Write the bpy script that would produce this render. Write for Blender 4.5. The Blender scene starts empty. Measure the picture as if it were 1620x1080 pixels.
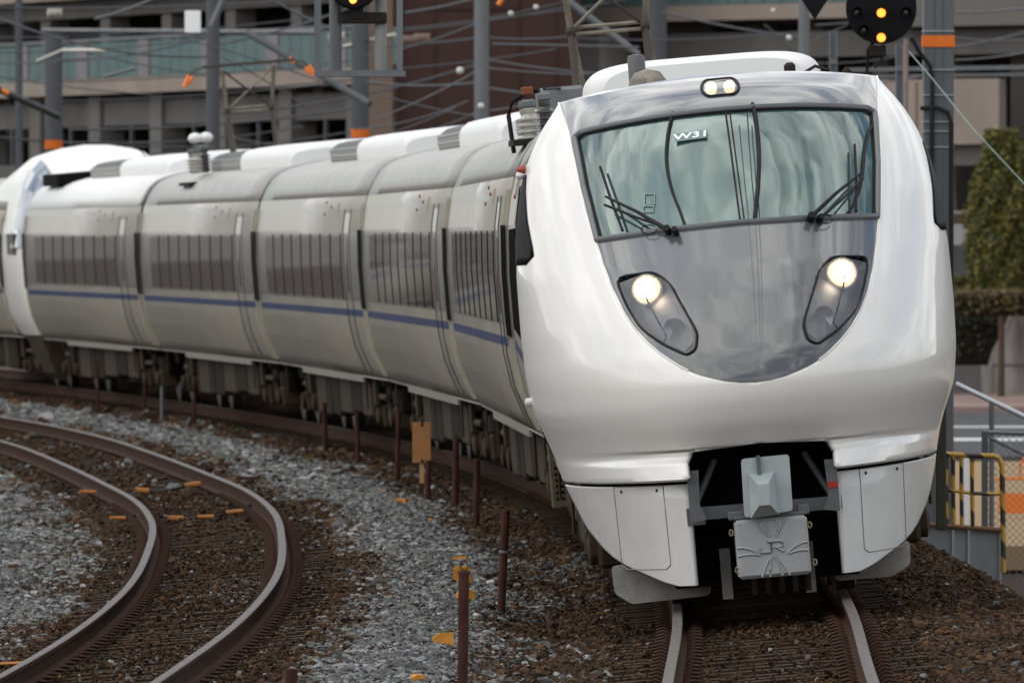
import bpy, bmesh, math, random
import numpy as np
from mathutils import Vector, Matrix
R = math.radians
random.seed(7); rng = np.random.default_rng(7)
SC = bpy.context.scene; COL = SC.collection

# ------------------------------------------------------------------ camera
F = 19000.0; HY = 382.0; CZ = 2.5
cam = bpy.data.cameras.new('camera'); camo = bpy.data.objects.new('camera', cam); COL.objects.link(camo)
cam.sensor_width = 36.0; cam.lens = F/1620*36.0; cam.clip_start = 1.0; cam.clip_end = 3000
camo.location = (0, 0, CZ)
camo.rotation_euler = (R(90) - math.atan((540-HY)/F), 0, 0)
cam.dof.use_dof = True; cam.dof.focus_distance = 80.5; cam.dof.aperture_fstop = 10.5
SC.camera = camo
# ------------------------------------------------------------------ world, sun, exposure
SUN_EL, SUN_AZ = R(58), R(248)      # azimuth clockwise from +Y
w = bpy.data.worlds.new('World'); SC.world = w; w.use_nodes = True
nt = w.node_tree; nt.nodes.clear()
def N(nt, t, **k):
    n = nt.nodes.new(t)
    for a, b in k.items(): setattr(n, a, b)
    return n
out = N(nt, 'ShaderNodeOutputWorld'); bg = N(nt, 'ShaderNodeBackground'); bg.inputs['Strength'].default_value = 0.1
sky = N(nt, 'ShaderNodeTexSky'); sky.sky_type = 'NISHITA'; sky.sun_disc = False
sky.sun_elevation = SUN_EL; sky.sun_rotation = SUN_AZ
tc = N(nt, 'ShaderNodeTexCoord')
mp = N(nt, 'ShaderNodeMapping'); mp.inputs['Scale'].default_value = (1.0, 1.0, 2.6)
n1 = N(nt, 'ShaderNodeTexNoise'); n1.inputs['Scale'].default_value = 2.3; n1.inputs['Detail'].default_value = 7; n1.inputs['Roughness'].default_value = .58; n1.inputs['Distortion'].default_value = .5
n2 = N(nt, 'ShaderNodeTexNoise'); n2.inputs['Scale'].default_value = 5.0; n2.inputs['Detail'].default_value = 6; n2.inputs['Distortion'].default_value = .8
r1 = N(nt, 'ShaderNodeValToRGB'); r1.color_ramp.elements[0].position = .40; r1.color_ramp.elements[1].position = .52
r2 = N(nt, 'ShaderNodeValToRGB'); r2.color_ramp.elements[0].position = .32; r2.color_ramp.elements[1].position = .68
r2.color_ramp.elements[0].color = (3.2, 3.4, 3.8, 1); r2.color_ramp.elements[1].color = (16.0, 15.8, 15.4, 1)
mx = N(nt, 'ShaderNodeMix', data_type='RGBA')
L = nt.links.new
L(tc.outputs['Generated'], mp.inputs['Vector']); L(mp.outputs[0], n1.inputs['Vector']); L(mp.outputs[0], n2.inputs['Vector'])
L(n1.outputs['Fac'], r1.inputs['Fac']); L(n2.outputs['Fac'], r2.inputs['Fac'])
L(r1.outputs['Color'], mx.inputs[0]); L(sky.outputs[0], mx.inputs[6]); L(r2.outputs['Color'], mx.inputs[7])
L(mx.outputs[2], bg.inputs['Color']); L(bg.outputs[0], out.inputs[0])
sl = bpy.data.lights.new('sun', 'SUN'); sl.energy = 1.2; sl.angle = R(100); sl.color = (1, .96, .9)
so = bpy.data.objects.new('sun', sl); COL.objects.link(so)
sd = Vector((math.sin(SUN_AZ)*math.cos(SUN_EL), math.cos(SUN_AZ)*math.cos(SUN_EL), math.sin(SUN_EL)))
so.rotation_euler = sd.to_track_quat('Z', 'Y').to_euler()
SC.view_settings.view_transform = 'Standard'; SC.view_settings.look = 'None'
SC.view_settings.exposure = 0.42; SC.view_settings.gamma = 1; SC.view_settings.use_curve_mapping = False
SC.render.engine = 'CYCLES'; SC.cycles.max_bounces = 8; SC.cycles.transparent_max_bounces = 12

# ------------------------------------------------------------------ materials
MATS = {}
def mat(name, col, rough=.6, metal=0., coat=0., var=0., vscale=3., bump=0., bscale=40., col2=None, emit=None, ior=1.5, cr=.04, stretch=(1,1,1), lo=.35, hi=.7, obj=True, spec=None):
    if name in MATS: return MATS[name]
    m = bpy.data.materials.new(name); m.use_nodes = True; t = m.node_tree; b = t.nodes['Principled BSDF']
    b.inputs['Base Color'].default_value = (*col, 1); b.inputs['Roughness'].default_value = rough; b.inputs['Metallic'].default_value = metal
    b.inputs['Coat Weight'].default_value = coat; b.inputs['Coat Roughness'].default_value = cr; b.inputs['IOR'].default_value = ior
    if rough >= .6 and metal == 0: b.inputs['Specular IOR Level'].default_value = .10
    if spec is not None: b.inputs['Specular IOR Level'].default_value = spec
    if var or bump or col2:
        c = N(t, 'ShaderNodeTexCoord'); mpp = N(t, 'ShaderNodeMapping'); mpp.inputs['Scale'].default_value = stretch
        t.links.new(c.outputs['Object' if obj else 'Generated'], mpp.inputs[0])
    if var or col2:
        n = N(t, 'ShaderNodeTexNoise'); n.inputs['Scale'].default_value = vscale; n.inputs['Detail'].default_value = 6; n.inputs['Roughness'].default_value = .6
        t.links.new(mpp.outputs[0], n.inputs['Vector'])
        rp = N(t, 'ShaderNodeValToRGB'); rp.color_ramp.elements[0].position = lo; rp.color_ramp.elements[1].position = hi
        c2 = col2 if col2 else tuple(x*(1-var) for x in col)
        rp.color_ramp.elements[0].color = (*c2, 1); rp.color_ramp.elements[1].color = (*col, 1)
        t.links.new(n.outputs['Fac'], rp.inputs[0]); t.links.new(rp.outputs[0], b.inputs['Base Color'])
    if bump:
        n = N(t, 'ShaderNodeTexNoise'); n.inputs['Scale'].default_value = bscale; n.inputs['Detail'].default_value = 5
        bp = N(t, 'ShaderNodeBump'); bp.inputs['Strength'].default_value = bump; bp.inputs['Distance'].default_value = .02
        t.links.new(mpp.outputs[0], n.inputs['Vector']); t.links.new(n.outputs['Fac'], bp.inputs['Height']); t.links.new(bp.outputs[0], b.inputs['Normal'])
    if emit:
        b.inputs['Emission Color'].default_value = (*emit[0], 1); b.inputs['Emission Strength'].default_value = emit[1]
    MATS[name] = m; return m
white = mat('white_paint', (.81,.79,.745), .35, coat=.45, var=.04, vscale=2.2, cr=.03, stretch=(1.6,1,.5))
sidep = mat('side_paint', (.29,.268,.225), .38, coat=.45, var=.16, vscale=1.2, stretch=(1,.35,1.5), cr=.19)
roofp = mat('roof_paint', (.33,.325,.305), .45, coat=.15, cr=.2, var=.25, vscale=2.2, bump=.05)
nosegrey = mat('nose_grey', (.080,.084,.088), .22, metal=.0, coat=.9, var=.05, cr=.025, ior=1.5)
rubber = mat('black_rubber', (.010,.010,.011), .55, spec=.15)
gasket = mat('grey_gasket', (.11,.115,.12), .4)
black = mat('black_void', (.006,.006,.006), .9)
bandp = mat('window_band_grey', (.115,.108,.098), .35, coat=.3, cr=.1, ior=1.45, var=.1)
paneg = mat('side_glass', (.045,.043,.042), .06, coat=1, ior=1.7, var=.4, vscale=1.0)
dark = mat('dark_gap', (.012,.012,.012), .7)
bluep = mat('blue_stripe', (.016,.028,.085), .55, spec=.15)
cream = mat('cream_trim', (.50,.46,.36), .45, var=.25, vscale=4)
dusty = mat('dusty_underframe', (.022,.015,.009), .8, var=.5, vscale=5, bump=.2)
dustyl = mat('dusty_cover', (.056,.040,.025), .75, var=.4, vscale=4, bump=.1)
iron = mat('dark_iron', (.035,.03,.028), .7, var=.4, vscale=8)
wheelm = mat('wheel_steel', (.06,.05,.045), .5, metal=.4)
acw = mat('roof_unit_white', (.74,.74,.73), .45, var=.06, vscale=3)
acb = mat('roof_unit_weathered', (.36,.33,.27), .7, var=.35, vscale=5)
grille = mat('grille_grey', (.045,.045,.048), .55, var=.5, vscale=30)
plow = mat('plough_grey', (.34,.325,.30), .6, var=.35, vscale=5, bump=.1)
skirtm = mat('skirt_white', (.66,.655,.63), .35, coat=.35, var=.12, vscale=3, cr=.08)
covg = mat('coupler_cover_green_grey', (.36,.41,.41), .45, var=.15, vscale=7)
covj = mat('coupler_box_grey', (.31,.31,.315), .45, var=.12, vscale=6)
steelbar = mat('grey_beam', (.12,.12,.123), .5, var=.3, vscale=6)
insul = mat('insulator_cream', (.50,.48,.42), .3, coat=.5, var=.25, vscale=9)
insuld = mat('insulator_dark', (.06,.06,.055), .4, coat=.4)
orange = mat('orange_paint', (.80,.20,.03), .5)
orangeb = mat('orange_band', (.72,.17,.03), .6, var=.15)
railtop = mat('rail_head_polished', (.095,.078,.070), .55, spec=.16, var=.45, vscale=6, stretch=(6,.4,1))
railside = mat('rail_rust', (.055,.026,.016), .9, var=.45, vscale=7, bump=.2)
sleeperm = mat('sleeper_brown', (.055,.035,.021), .9, var=.5, vscale=6, bump=.4, bscale=30)
clipm = mat('clip_rust', (.05,.026,.017), .8, var=.4, vscale=20)
rustpost = mat('rusty_post', (.085,.035,.026), .8, var=.55, vscale=6, bump=.3, stretch=(1,1,.4))
ochre = mat('ochre_marker', (.62,.27,.045), .7, var=.35, vscale=12)
tanboard = mat('tan_board', (.42,.20,.085), .75, var=.25, vscale=6)
galv = mat('galvanised_steel', (.15,.16,.168), .55, metal=.2, var=.3, vscale=3, stretch=(1,1,.3))
mastm = mat('mast_grey', (.10,.105,.112), .6, var=.25, vscale=2, stretch=(1,1,.3))
cablem = mat('cable_black', (.02,.02,.022), .6)
wirem = mat('overhead_wire', (.10,.10,.105), .5, metal=.4)
concl = mat('concrete_beige', (.30,.255,.22), .85, var=.22, vscale=.5, bump=.1)
concg = mat('concrete_grey', (.14,.132,.125), .85, var=.3, vscale=.6, bump=.1)
concw = mat('weathered_concrete', (.36,.34,.31), .9, col2=(.13,.12,.11), vscale=1.6, bump=.3, stretch=(1.5,1.5,.4))
glassg = mat('green_glass_panel', (.105,.165,.160), .5, spec=.1, var=.2, vscale=1.0)
brownw = mat('brown_cladding', (.060,.034,.029), .7, var=.12, vscale=.3)
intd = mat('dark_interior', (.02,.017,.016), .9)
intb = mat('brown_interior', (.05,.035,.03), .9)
groundm = mat('trackbed_soil', (.040,.028,.020), .95, col2=(.022,.017,.012), vscale=2.5, bump=.6, bscale=25)
lampw = mat('headlight_lit', (1,1,1), .4, emit=((1,.83,.60), 14))
lamph = mat('headlight_halo', (1,.9,.7), .2, emit=((1,.66,.36), 1.5))
lampo = mat('signal_lamp_orange', (1,.4,.1), .4, emit=((1,.26,.03), 2.4))
sigblack = mat('signal_black', (.008,.008,.009), .7)
lampoff = mat('signal_lamp_off', (.03,.03,.028), .25, coat=.6)
bowl = mat('reflector_silver', (.34,.34,.36), .3, metal=.7)
podm = mat('lamp_pod_grey', (.20,.20,.215), .35, metal=.3, var=.25, vscale=6)
letterw = mat('white_lettering', (.85,.88,.86), .5)
platebg = mat('number_plate_teal', (.16,.23,.22), .6)
def specks(m, sc=38., lo=.70, hi=.73, dark=.45):
    t = m.node_tree; b = t.nodes['Principled BSDF']; src = b.inputs['Base Color'].links[0].from_socket
    c = N(t, 'ShaderNodeTexCoord'); n = N(t, 'ShaderNodeTexNoise'); n.inputs['Scale'].default_value = sc; n.inputs['Detail'].default_value = 1
    rp = N(t, 'ShaderNodeValToRGB'); rp.color_ramp.elements[0].position = lo; rp.color_ramp.elements[1].position = hi; rp.color_ramp.elements[0].color = (1,1,1,1); rp.color_ramp.elements[1].color = (dark, dark*.9, dark*.8, 1)
    mm = N(t, 'ShaderNodeMix', data_type='RGBA', blend_type='MULTIPLY'); mm.inputs[0].default_value = 1
    l = t.links.new; l(c.outputs['Object'], n.inputs['Vector']); l(n.outputs['Fac'], rp.inputs[0]); l(src, mm.inputs[6]); l(rp.outputs[0], mm.inputs[7]); l(mm.outputs[2], b.inputs['Base Color'])
specks(white, 60., .762, .785, .62); specks(skirtm, 52., .745, .77, .6); specks(plow, 60., .66, .72, .55)
def vary(m, cols):
    t = m.node_tree; b = t.nodes['Principled BSDF']; oi = N(t, 'ShaderNodeObjectInfo'); rp = N(t, 'ShaderNodeValToRGB'); e = rp.color_ramp.elements
    while len(e) < len(cols): e.new(.5)
    for i, c in enumerate(cols): e[i].position = i/(len(cols)-1); e[i].color = (*c, 1)
    gg = N(t, 'ShaderNodeTexCoord'); nn = N(t, 'ShaderNodeTexNoise'); nn.inputs['Scale'].default_value = 2.5; nn.inputs['Detail'].default_value = 4
    mm = N(t, 'ShaderNodeMix', data_type='RGBA', blend_type='MULTIPLY'); mm.inputs[0].default_value = .8; g2 = N(t, 'ShaderNodeGamma'); g2.inputs[1].default_value = .7
    l = t.links.new; l(oi.outputs['Random'], rp.inputs[0]); l(gg.outputs['Object'], nn.inputs['Vector']); l(rp.outputs[0], mm.inputs[6]); l(nn.outputs['Color'], mm.inputs[7]); l(mm.outputs[2], g2.inputs[0]); l(g2.outputs[0], b.inputs['Base Color'])
vary(paneg, [(.018,.017,.017),(.04,.035,.03),(.012,.012,.014),(.06,.04,.028),(.03,.034,.026),(.075,.07,.065)])
# glass with some see-through
def glassmat(name, col, trans, fac, rough=.03, metal=0., ior=1.5):
    m = bpy.data.materials.new(name); m.use_nodes = True; t = m.node_tree; b = t.nodes['Principled BSDF']; o = t.nodes['Material Output']
    b.inputs['Base Color'].default_value = (*col, 1); b.inputs['Roughness'].default_value = rough; b.inputs['Metallic'].default_value = metal
    b.inputs['Coat Weight'].default_value = 1; b.inputs['Coat Roughness'].default_value = .01; b.inputs['IOR'].default_value = ior
    tr = N(t, 'ShaderNodeBsdfTransparent'); tr.inputs[0].default_value = (*trans, 1)
    mxx = N(t, 'ShaderNodeMixShader'); mxx.inputs[0].default_value = fac
    t.links.new(tr.outputs[0], mxx.inputs[1]); t.links.new(b.outputs[0], mxx.inputs[2]); t.links.new(mxx.outputs[0], o.inputs[0]); return m
windglass = glassmat('windscreen_glass', (.115,.195,.175), (.55,.8,.74), .72, .04, .45, 1.6)
podglass = glassmat('clear_lamp_cover', (.22,.23,.25), (.97,.97,.97), .30, .02, 0, 1.5)
# material: black/yellow hazard tape along object Z or X
def hazard():
    m = bpy.data.materials.new('hazard_yellow_black'); m.use_nodes = True; t = m.node_tree; b = t.nodes['Principled BSDF']
    c = N(t, 'ShaderNodeTexCoord'); sx = N(t, 'ShaderNodeSeparateXYZ'); ad = N(t, 'ShaderNodeMath', operation='ADD'); mu = N(t, 'ShaderNodeMath', operation='MULTIPLY'); mu.inputs[1].default_value = 3.4
    fr = N(t, 'ShaderNodeMath', operation='FRACT'); gt = N(t, 'ShaderNodeMath', operation='GREATER_THAN'); gt.inputs[1].default_value = .5
    mi = N(t, 'ShaderNodeMix', data_type='RGBA'); mi.inputs[6].default_value = (.03,.025,.02,1); mi.inputs[7].default_value = (.40,.235,.035,1)
    l = t.links.new; l(c.outputs['Object'], sx.inputs[0]); l(sx.outputs[0], ad.inputs[0]); l(sx.outputs[2], ad.inputs[1]); l(ad.outputs[0], mu.inputs[0]); l(mu.outputs[0], fr.inputs[0]); l(fr.outputs[0], gt.inputs[0]); l(gt.outputs[0], mi.inputs[0]); l(mi.outputs[2], b.inputs['Base Color'])
    b.inputs['Roughness'].default_value = .6; return m
hazardm = hazard()

# ------------------------------------------------------------------ mesh helpers
class MB:
    def __init__(s): s.v = []; s.f = []; s.m = []; s.mi = 0
    def add(s, vs, fs):
        o = len(s.v); s.v += [tuple(p) for p in vs]; s.f += [tuple(i+o for i in f) for f in fs]; s.m += [s.mi]*len(fs); return s
    def box(s, x0, x1, y0, y1, z0, z1, M=None, bev=0):
        if bev:
            b = bev; P = []
            for (ax, ay, az) in [(a, c, d) for a in (0,1) for c in (0,1) for d in (0,1)]:
                X = (x0, x1)[ax]; Y = (y0, y1)[ay]; Z = (z0, z1)[az]; sx = (1,-1)[ax]*b; sy = (1,-1)[ay]*b; sz = (1,-1)[az]*b
                P += [Vector((X, Y+sy, Z+sz)), Vector((X+sx, Y, Z+sz)), Vector((X+sx, Y+sy, Z))]
            if M is not None: P = [M @ p for p in P]
            bm = bmesh.new(); [bm.verts.new(p) for p in P]; r = bmesh.ops.convex_hull(bm, input=bm.verts[:]); bm.verts.ensure_lookup_table(); bm.verts.index_update()
            bmesh.ops.dissolve_limit(bm, angle_limit=.02, verts=bm.verts[:], edges=bm.edges[:]); bm.verts.index_update()
            s.add([v.co.copy() for v in bm.verts], [[v.index for v in f.verts] for f in bm.faces]); bm.free(); return s
        P = [Vector(p) for p in ((x0,y0,z0),(x1,y0,z0),(x1,y1,z0),(x0,y1,z0),(x0,y0,z1),(x1,y0,z1),(x1,y1,z1),(x0,y1,z1))]
        if M is not None: P = [M @ p for p in P]
        return s.add(P, [(0,3,2,1),(4,5,6,7),(0,1,5,4),(1,2,6,5),(2,3,7,6),(3,0,4,7)])
    def tube(s, pts, r, n=8, cap=True, r2=None):
        pts = [Vector(p) for p in pts]; k = len(pts); rings = []
        up = Vector((0,0,1))
        for i, p in enumerate(pts):
            d = (pts[min(i+1,k-1)] - pts[max(i-1,0)]).normalized()
            a = d.cross(up)
            if a.length < .05: a = d.cross(Vector((1,0,0)))
            a.normalize(); b = d.cross(a).normalized()
            rr = r if r2 is None else r + (r2-r)*i/(k-1)
            rings.append([p + (a*math.cos(t) + b*math.sin(t))*rr for t in (2*math.pi*j/n for j in range(n))])
        vs = [q for g in rings for q in g]; fs = []
        for i in range(k-1):
            for j in range(n):
                fs.append((i*n+j, i*n+(j+1)%n, (i+1)*n+(j+1)%n, (i+1)*n+j))
        if cap: fs += [tuple(range(n))[::-1], tuple(range((k-1)*n, k*n))]
        return s.add(vs, fs)
    def prism(s, poly, y0, y1, M=None):      # polygon in XZ, extruded along Y
        n = len(poly); P = [Vector((a, y0, b)) for a, b in poly] + [Vector((a, y1, b)) for a, b in poly]
        if M is not None: P = [M @ p for p in P]
        return s.add(P, [tuple(range(n)), tuple(range(n, 2*n))[::-1]] + [(i, i+n, (i+1)%n+n, (i+1)%n) for i in range(n)])
    def lathe(s, prof, c, n=16, axis='z', M=None, cap=True):   # prof [(r,h)]
        c = Vector(c); vs = []
        for r, h in prof:
            for j in range(n):
                t = 2*math.pi*j/n; a, b = r*math.cos(t), r*math.sin(t)
                p = {'z': Vector((a, b, h)), 'x': Vector((h, a, b)), 'y': Vector((a, h, b))}[axis] + c
                vs.append(M @ p if M is not None else p)
        k = len(prof); fs = [(i*n+j, i*n+(j+1)%n, (i+1)*n+(j+1)%n, (i+1)*n+j) for i in range(k-1) for j in range(n)]
        if cap: fs += [tuple(range(n))[::-1], tuple(range((k-1)*n, k*n))]
        return s.add(vs, fs)
    def grid(s, rows):
        k = len(rows); n = len(rows[0])
        return s.add([p for r in rows for p in r], [(i*n+j, i*n+j+1, (i+1)*n+j+1, (i+1)*n+j) for i in range(k-1) for j in range(n-1)])
    def build(s, name, m, parent=None, smooth=None, label=None, solid=None, cat=None, group=None, kind=None, fixn=True, weld=False):
        me = bpy.data.meshes.new(name); me.from_pydata([tuple(v) for v in s.v], [], s.f)
        ms = m if isinstance(m, (list, tuple)) else [m]
        for q in ms: me.materials.append(q)
        if len(ms) > 1: me.polygons.foreach_set('material_index', s.m)
        if fixn or weld:
            bm = bmesh.new(); bm.from_mesh(me)
            if weld: bmesh.ops.remove_doubles(bm, verts=bm.verts[:], dist=.0004)
            if fixn: bmesh.ops.recalc_face_normals(bm, faces=bm.faces[:])
            bm.to_mesh(me); bm.free()
        if smooth is not None:
            me.shade_smooth()
            if smooth < 180: me.set_sharp_from_angle(angle=R(smooth))
        o = bpy.data.objects.new(name, me); COL.objects.link(o)
        if parent is not None: o.parent = parent
        if solid:
            md = o.modifiers.new('solid', 'SOLIDIFY'); md.thickness = solid; md.offset = -1
        tag(o, label, cat, group, kind); return o
def tag(o, label=None, cat=None, group=None, kind=None):
    if label: o['label'] = label
    if cat: o['category'] = cat
    if group: o['group'] = group
    if kind: o['kind'] = kind
    return o
def thing(name, label, cat, loc=(0,0,0), rot=(0,0,0), group=None):
    o = bpy.data.objects.new(name, None); o.empty_display_size = .3; COL.objects.link(o); o.location = loc; o.rotation_euler = rot
    return tag(o, label, cat, group)
def copy_tree(o, parent=None):
    c = o.copy(); COL.objects.link(c); c.parent = parent
    for ch in list(o.children): copy_tree(ch, c)
    return c
def Wp(x, y, Y): return Vector(((x-810)*Y/F, Y, CZ-(y-HY)*Y/F))
def itp(v, pts): return float(np.interp(v, [p[0] for p in pts], [p[1] for p in pts]))
def catmull(pts):
    xs = np.array([p[0] for p in pts], float); ys = np.array([p[1] for p in pts], float)
    m = np.gradient(ys, xs)
    def f(x):
        x = np.asarray(x, float); i = np.clip(np.searchsorted(xs, x)-1, 0, len(xs)-2)
        h = xs[i+1]-xs[i]; t = (x-xs[i])/h
        t0 = np.clip(t, 0, 1)
        r = (2*t0**3-3*t0**2+1)*ys[i] + (t0**3-2*t0**2+t0)*h*m[i] + (-2*t0**3+3*t0**2)*ys[i+1] + (t0**3-t0**2)*h*m[i+1]
        return r + np.where(t > 1, (t-1)*h*m[-1], 0) + np.where(t < 0, t*h*m[0], 0)
    return f
# ------------------------------------------------------------------ track alignments (X of centreline by Y)
XR = catmull([(40,.75),(54,1.18),(67.6,1.44),(79.5,1.66),(90,1.74),(100.5,1.62),(113,1.30),(121,1.0),(141.5,-.12),(162,-1.9),(182.5,-4.1),(203,-6.75),(223.5,-9.8),(260,-16.2),(330,-32)])
XL = catmull([(40,-3.55),(54,-2.98),(68,-2.60),(79,-2.37),(90,-2.33),(101,-2.50),(112,-2.80),(121,-3.24),(130,-3.88),(142,-4.80),(154,-5.82),(164,-6.88),(175,-8.3),(190,-10.4),(210,-13.7),(240,-19.2),(330,-40)])
ZR, ZL = .066, -.05
CANT = R(5.0); TC = math.tan(CANT)
def smooth01(t): t = np.clip(t, 0, 1); return t*t*(3-2*t)
def ground(X, Y):
    X = np.asarray(X, float); Y = np.asarray(Y, float); a = XR(Y); b = XL(Y)
    hr = ZR-.205 + TC*np.clip(X-a, -1.35, 1.35); hl = ZL-.205 + TC*np.clip(X-b, -1.35, 1.35)
    t = smooth01((X-(b+1.35))/np.maximum((a-1.35)-(b+1.35), .3))
    h = np.where(X > a-1.35, hr, np.where(X < b+1.35, hl, hl*(1-t)+hr*t + .05*np.sin(np.pi*t)))
    d = X-a-1.75
    h = np.where(d > 0, h - np.minimum(d/1.7, 1.62), h)
    return h
# ================================================================== ground
def ground_sheet():
    ys = np.concatenate([np.arange(30, 130, .8), np.arange(130, 420, 3.)]); offs = np.concatenate([np.arange(-40,-8,2.), np.arange(-8,9,.25), np.arange(9,30,1.5)])
    rows = []
    for y in ys:
        X = offs + .5*(XR(y)+XL(y)) if y < 300 else offs + .5*(XR(300)+XL(300))
        Z = ground(X, np.full_like(X, y)) if y < 300 else ground(X, np.full_like(X, 300.))
        rows.append([(a, y, c) for a, c in zip(X, Z)])
    m = MB(); m.grid(rows); return m.build('trackbed', groundm, smooth=180, kind='structure')
ground_sheet()
farg = mat('far_ground', (.10,.09,.075), .95, var=.4, vscale=.2)
m = MB(); m.grid([[(-900, 2, -1.95), (900, 2, -1.95)], [(-900, 2600, -1.95), (900, 2600, -1.95)]]); m.build('ground', farg, kind='structure')

# ================================================================== tracks
def rail_mesh(xf, off, zc, y0, y1, step=.7):
    prof = [(-.0625,-.150),(.0625,-.150),(.0625,-.138),(.010,-.120),(.010,-.036),(.0325,-.026),(.0325,-.004),(.027,0),(-.027,0),(-.0325,-.004),(-.0325,-.026),(-.010,-.036),(-.010,-.120),(-.0625,-.138)]
    ys = np.arange(y0, y1, step); X = xf(ys); n = len(prof); m = MB(); vs = []
    rough = np.cumsum(rng.normal(0, .0004, len(ys))); rough -= np.linspace(rough[0], rough[-1], len(ys))
    for i, y in enumerate(ys):
        for a, b in prof: vs.append((X[i]+off*math.cos(CANT)+a, y, zc+off*math.sin(CANT)+b+a*TC))
    m.add(vs, [])
    for i in range(len(ys)-1):
        for j in range(n):
            m.mi = 1 if j in (6,7,8) else 0
            m.add([], []); m.f.append((i*n+j, i*n+(j+1)%n, (i+1)*n+(j+1)%n, (i+1)*n+j)); m.m.append(m.mi)
    return m
def make_track(xf, zc, y0, y1, ns, label):
    t = thing('railway_track', label, 'railway track', (float(xf(y0)), y0, zc-.3))
    t.location = (0,0,0)
    for s in (-1, 1): rail_mesh(xf, s*.5665, zc, y0, y1).build('rail', [railside, railtop], t, smooth=30)
    me = None; y = y0; k = 0; clips = MB(); extra = MB()
    while y < y1-1:
        x = float(xf(y)); dx = float(xf(y+.5)-xf(y-.5)); M = Matrix.Translation((x, y, zc)) @ Matrix.Rotation(-math.atan(dx), 4, 'Z') @ Matrix.Rotation(-CANT, 4, 'Y')
        if k < ns:
            if me is None:
                b = MB(); b.prism([(-1.0,-.33),(1.0,-.33),(1.0,-.185),(.985,-.172),(-.985,-.172),(-1.0,-.185)], -.115, .115)
                o = b.build('sleeper', sleeperm, t); me = o.data
            else:
                o = bpy.data.objects.new('sleeper', me); COL.objects.link(o); o.parent = t
            o.matrix_local = M @ Matrix.Translation((rng.normal(0,.02), 0, rng.normal(0,.004)))
        else: extra.prism([(-1.0,-.33),(1.0,-.33),(1.0,-.172),(-1.0,-.172)], -.12, .12, M)
        if y < 125:
            for s in (-1, 1):
                for q in (-1, 1):
                    cx = s*.5665+q*.105
                    clips.box(cx-.045, cx+.045, -.05, .05, -.172, -.150, M)
                    pts = [(cx-q*.05, -.045, -.135), (cx+q*.0, -.05, -.105), (cx+q*.045, -.02, -.115), (cx+q*.045, .03, -.115), (cx, .05, -.105), (cx-q*.05, .045, -.135)]
                    clips.tube([M @ Vector(p) for p in pts], .011, 4)
        y += .635; k += 1
    clips.build('rail_clip', clipm, t, kind='stuff', smooth=60)
    if extra.f: extra.build('sleeper', sleeperm, t, kind='stuff')
    return t
make_track(XR, ZR, 56, 242, 290, 'right-hand curved track of rusty rails that the white train runs on')
make_track(XL, ZL, 56, 240, 290, 'empty left-hand curved track of rusty rails on brown sleepers')

# ================================================================== ballast (instanced stones)
def rock_mesh(seed):
    r = random.Random(seed); bm = bmesh.new()
    for i in range(11):
        v = Vector((r.gauss(0,1), r.gauss(0,1), r.gauss(0,1))).normalized(); v *= r.uniform(.8, 1.15); v.x *= 1.25; v.z *= .72; bm.verts.new(v*.5)
    bmesh.ops.convex_hull(bm, input=bm.verts[:]); loose = [v for v in bm.verts if not v.link_faces]; bmesh.ops.delete(bm, geom=loose)
    me = bpy.data.meshes.new('stone'); bm.to_mesh(me); bm.free(); return me
def stonemat(name, cols, rough=.85):
    m = bpy.data.materials.new(name); m.use_nodes = True; t = m.node_tree; b = t.nodes['Principled BSDF']; b.inputs['Roughness'].default_value = rough; b.inputs['Specular IOR Level'].default_value = .18 if rough < .7 else .06
    oi = N(t, 'ShaderNodeObjectInfo'); rp = N(t, 'ShaderNodeValToRGB'); e = rp.color_ramp.elements
    while len(e) < len(cols): e.new(.5)
    for i, c in enumerate(cols): e[i].position = i/(len(cols)-1); e[i].color = (*c, 1)
    c = N(t, 'ShaderNodeTexCoord'); n = N(t, 'ShaderNodeTexNoise'); n.inputs['Scale'].default_value = 3; n.inputs['Detail'].default_value = 3
    mm = N(t, 'ShaderNodeMix', data_type='RGBA', blend_type='MULTIPLY'); mm.inputs[0].default_value = .6
    t.links.new(oi.outputs['Random'], rp.inputs[0]); t.links.new(c.outputs['Object'], n.inputs['Vector']); t.links.new(rp.outputs[0], mm.inputs[6]); t.links.new(n.outputs['Color'], mm.inputs[7])
    b2 = N(t, 'ShaderNodeGamma'); b2.inputs[1].default_value = .85; t.links.new(mm.outputs[2], b2.inputs[0]); t.links.new(b2.outputs[0], b.inputs['Base Color']); return m
stone_grey = stonemat('stone_grey', [(.020,.020,.020),(.055,.057,.057),(.095,.097,.097),(.062,.054,.044),(.27,.28,.28),(.034,.027,.021)], .55)
stone_brown = stonemat('stone_brown', [(.010,.006,.004),(.028,.014,.008),(.044,.025,.014),(.018,.009,.005),(.10,.052,.024),(.027,.020,.015)], .75)
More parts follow.
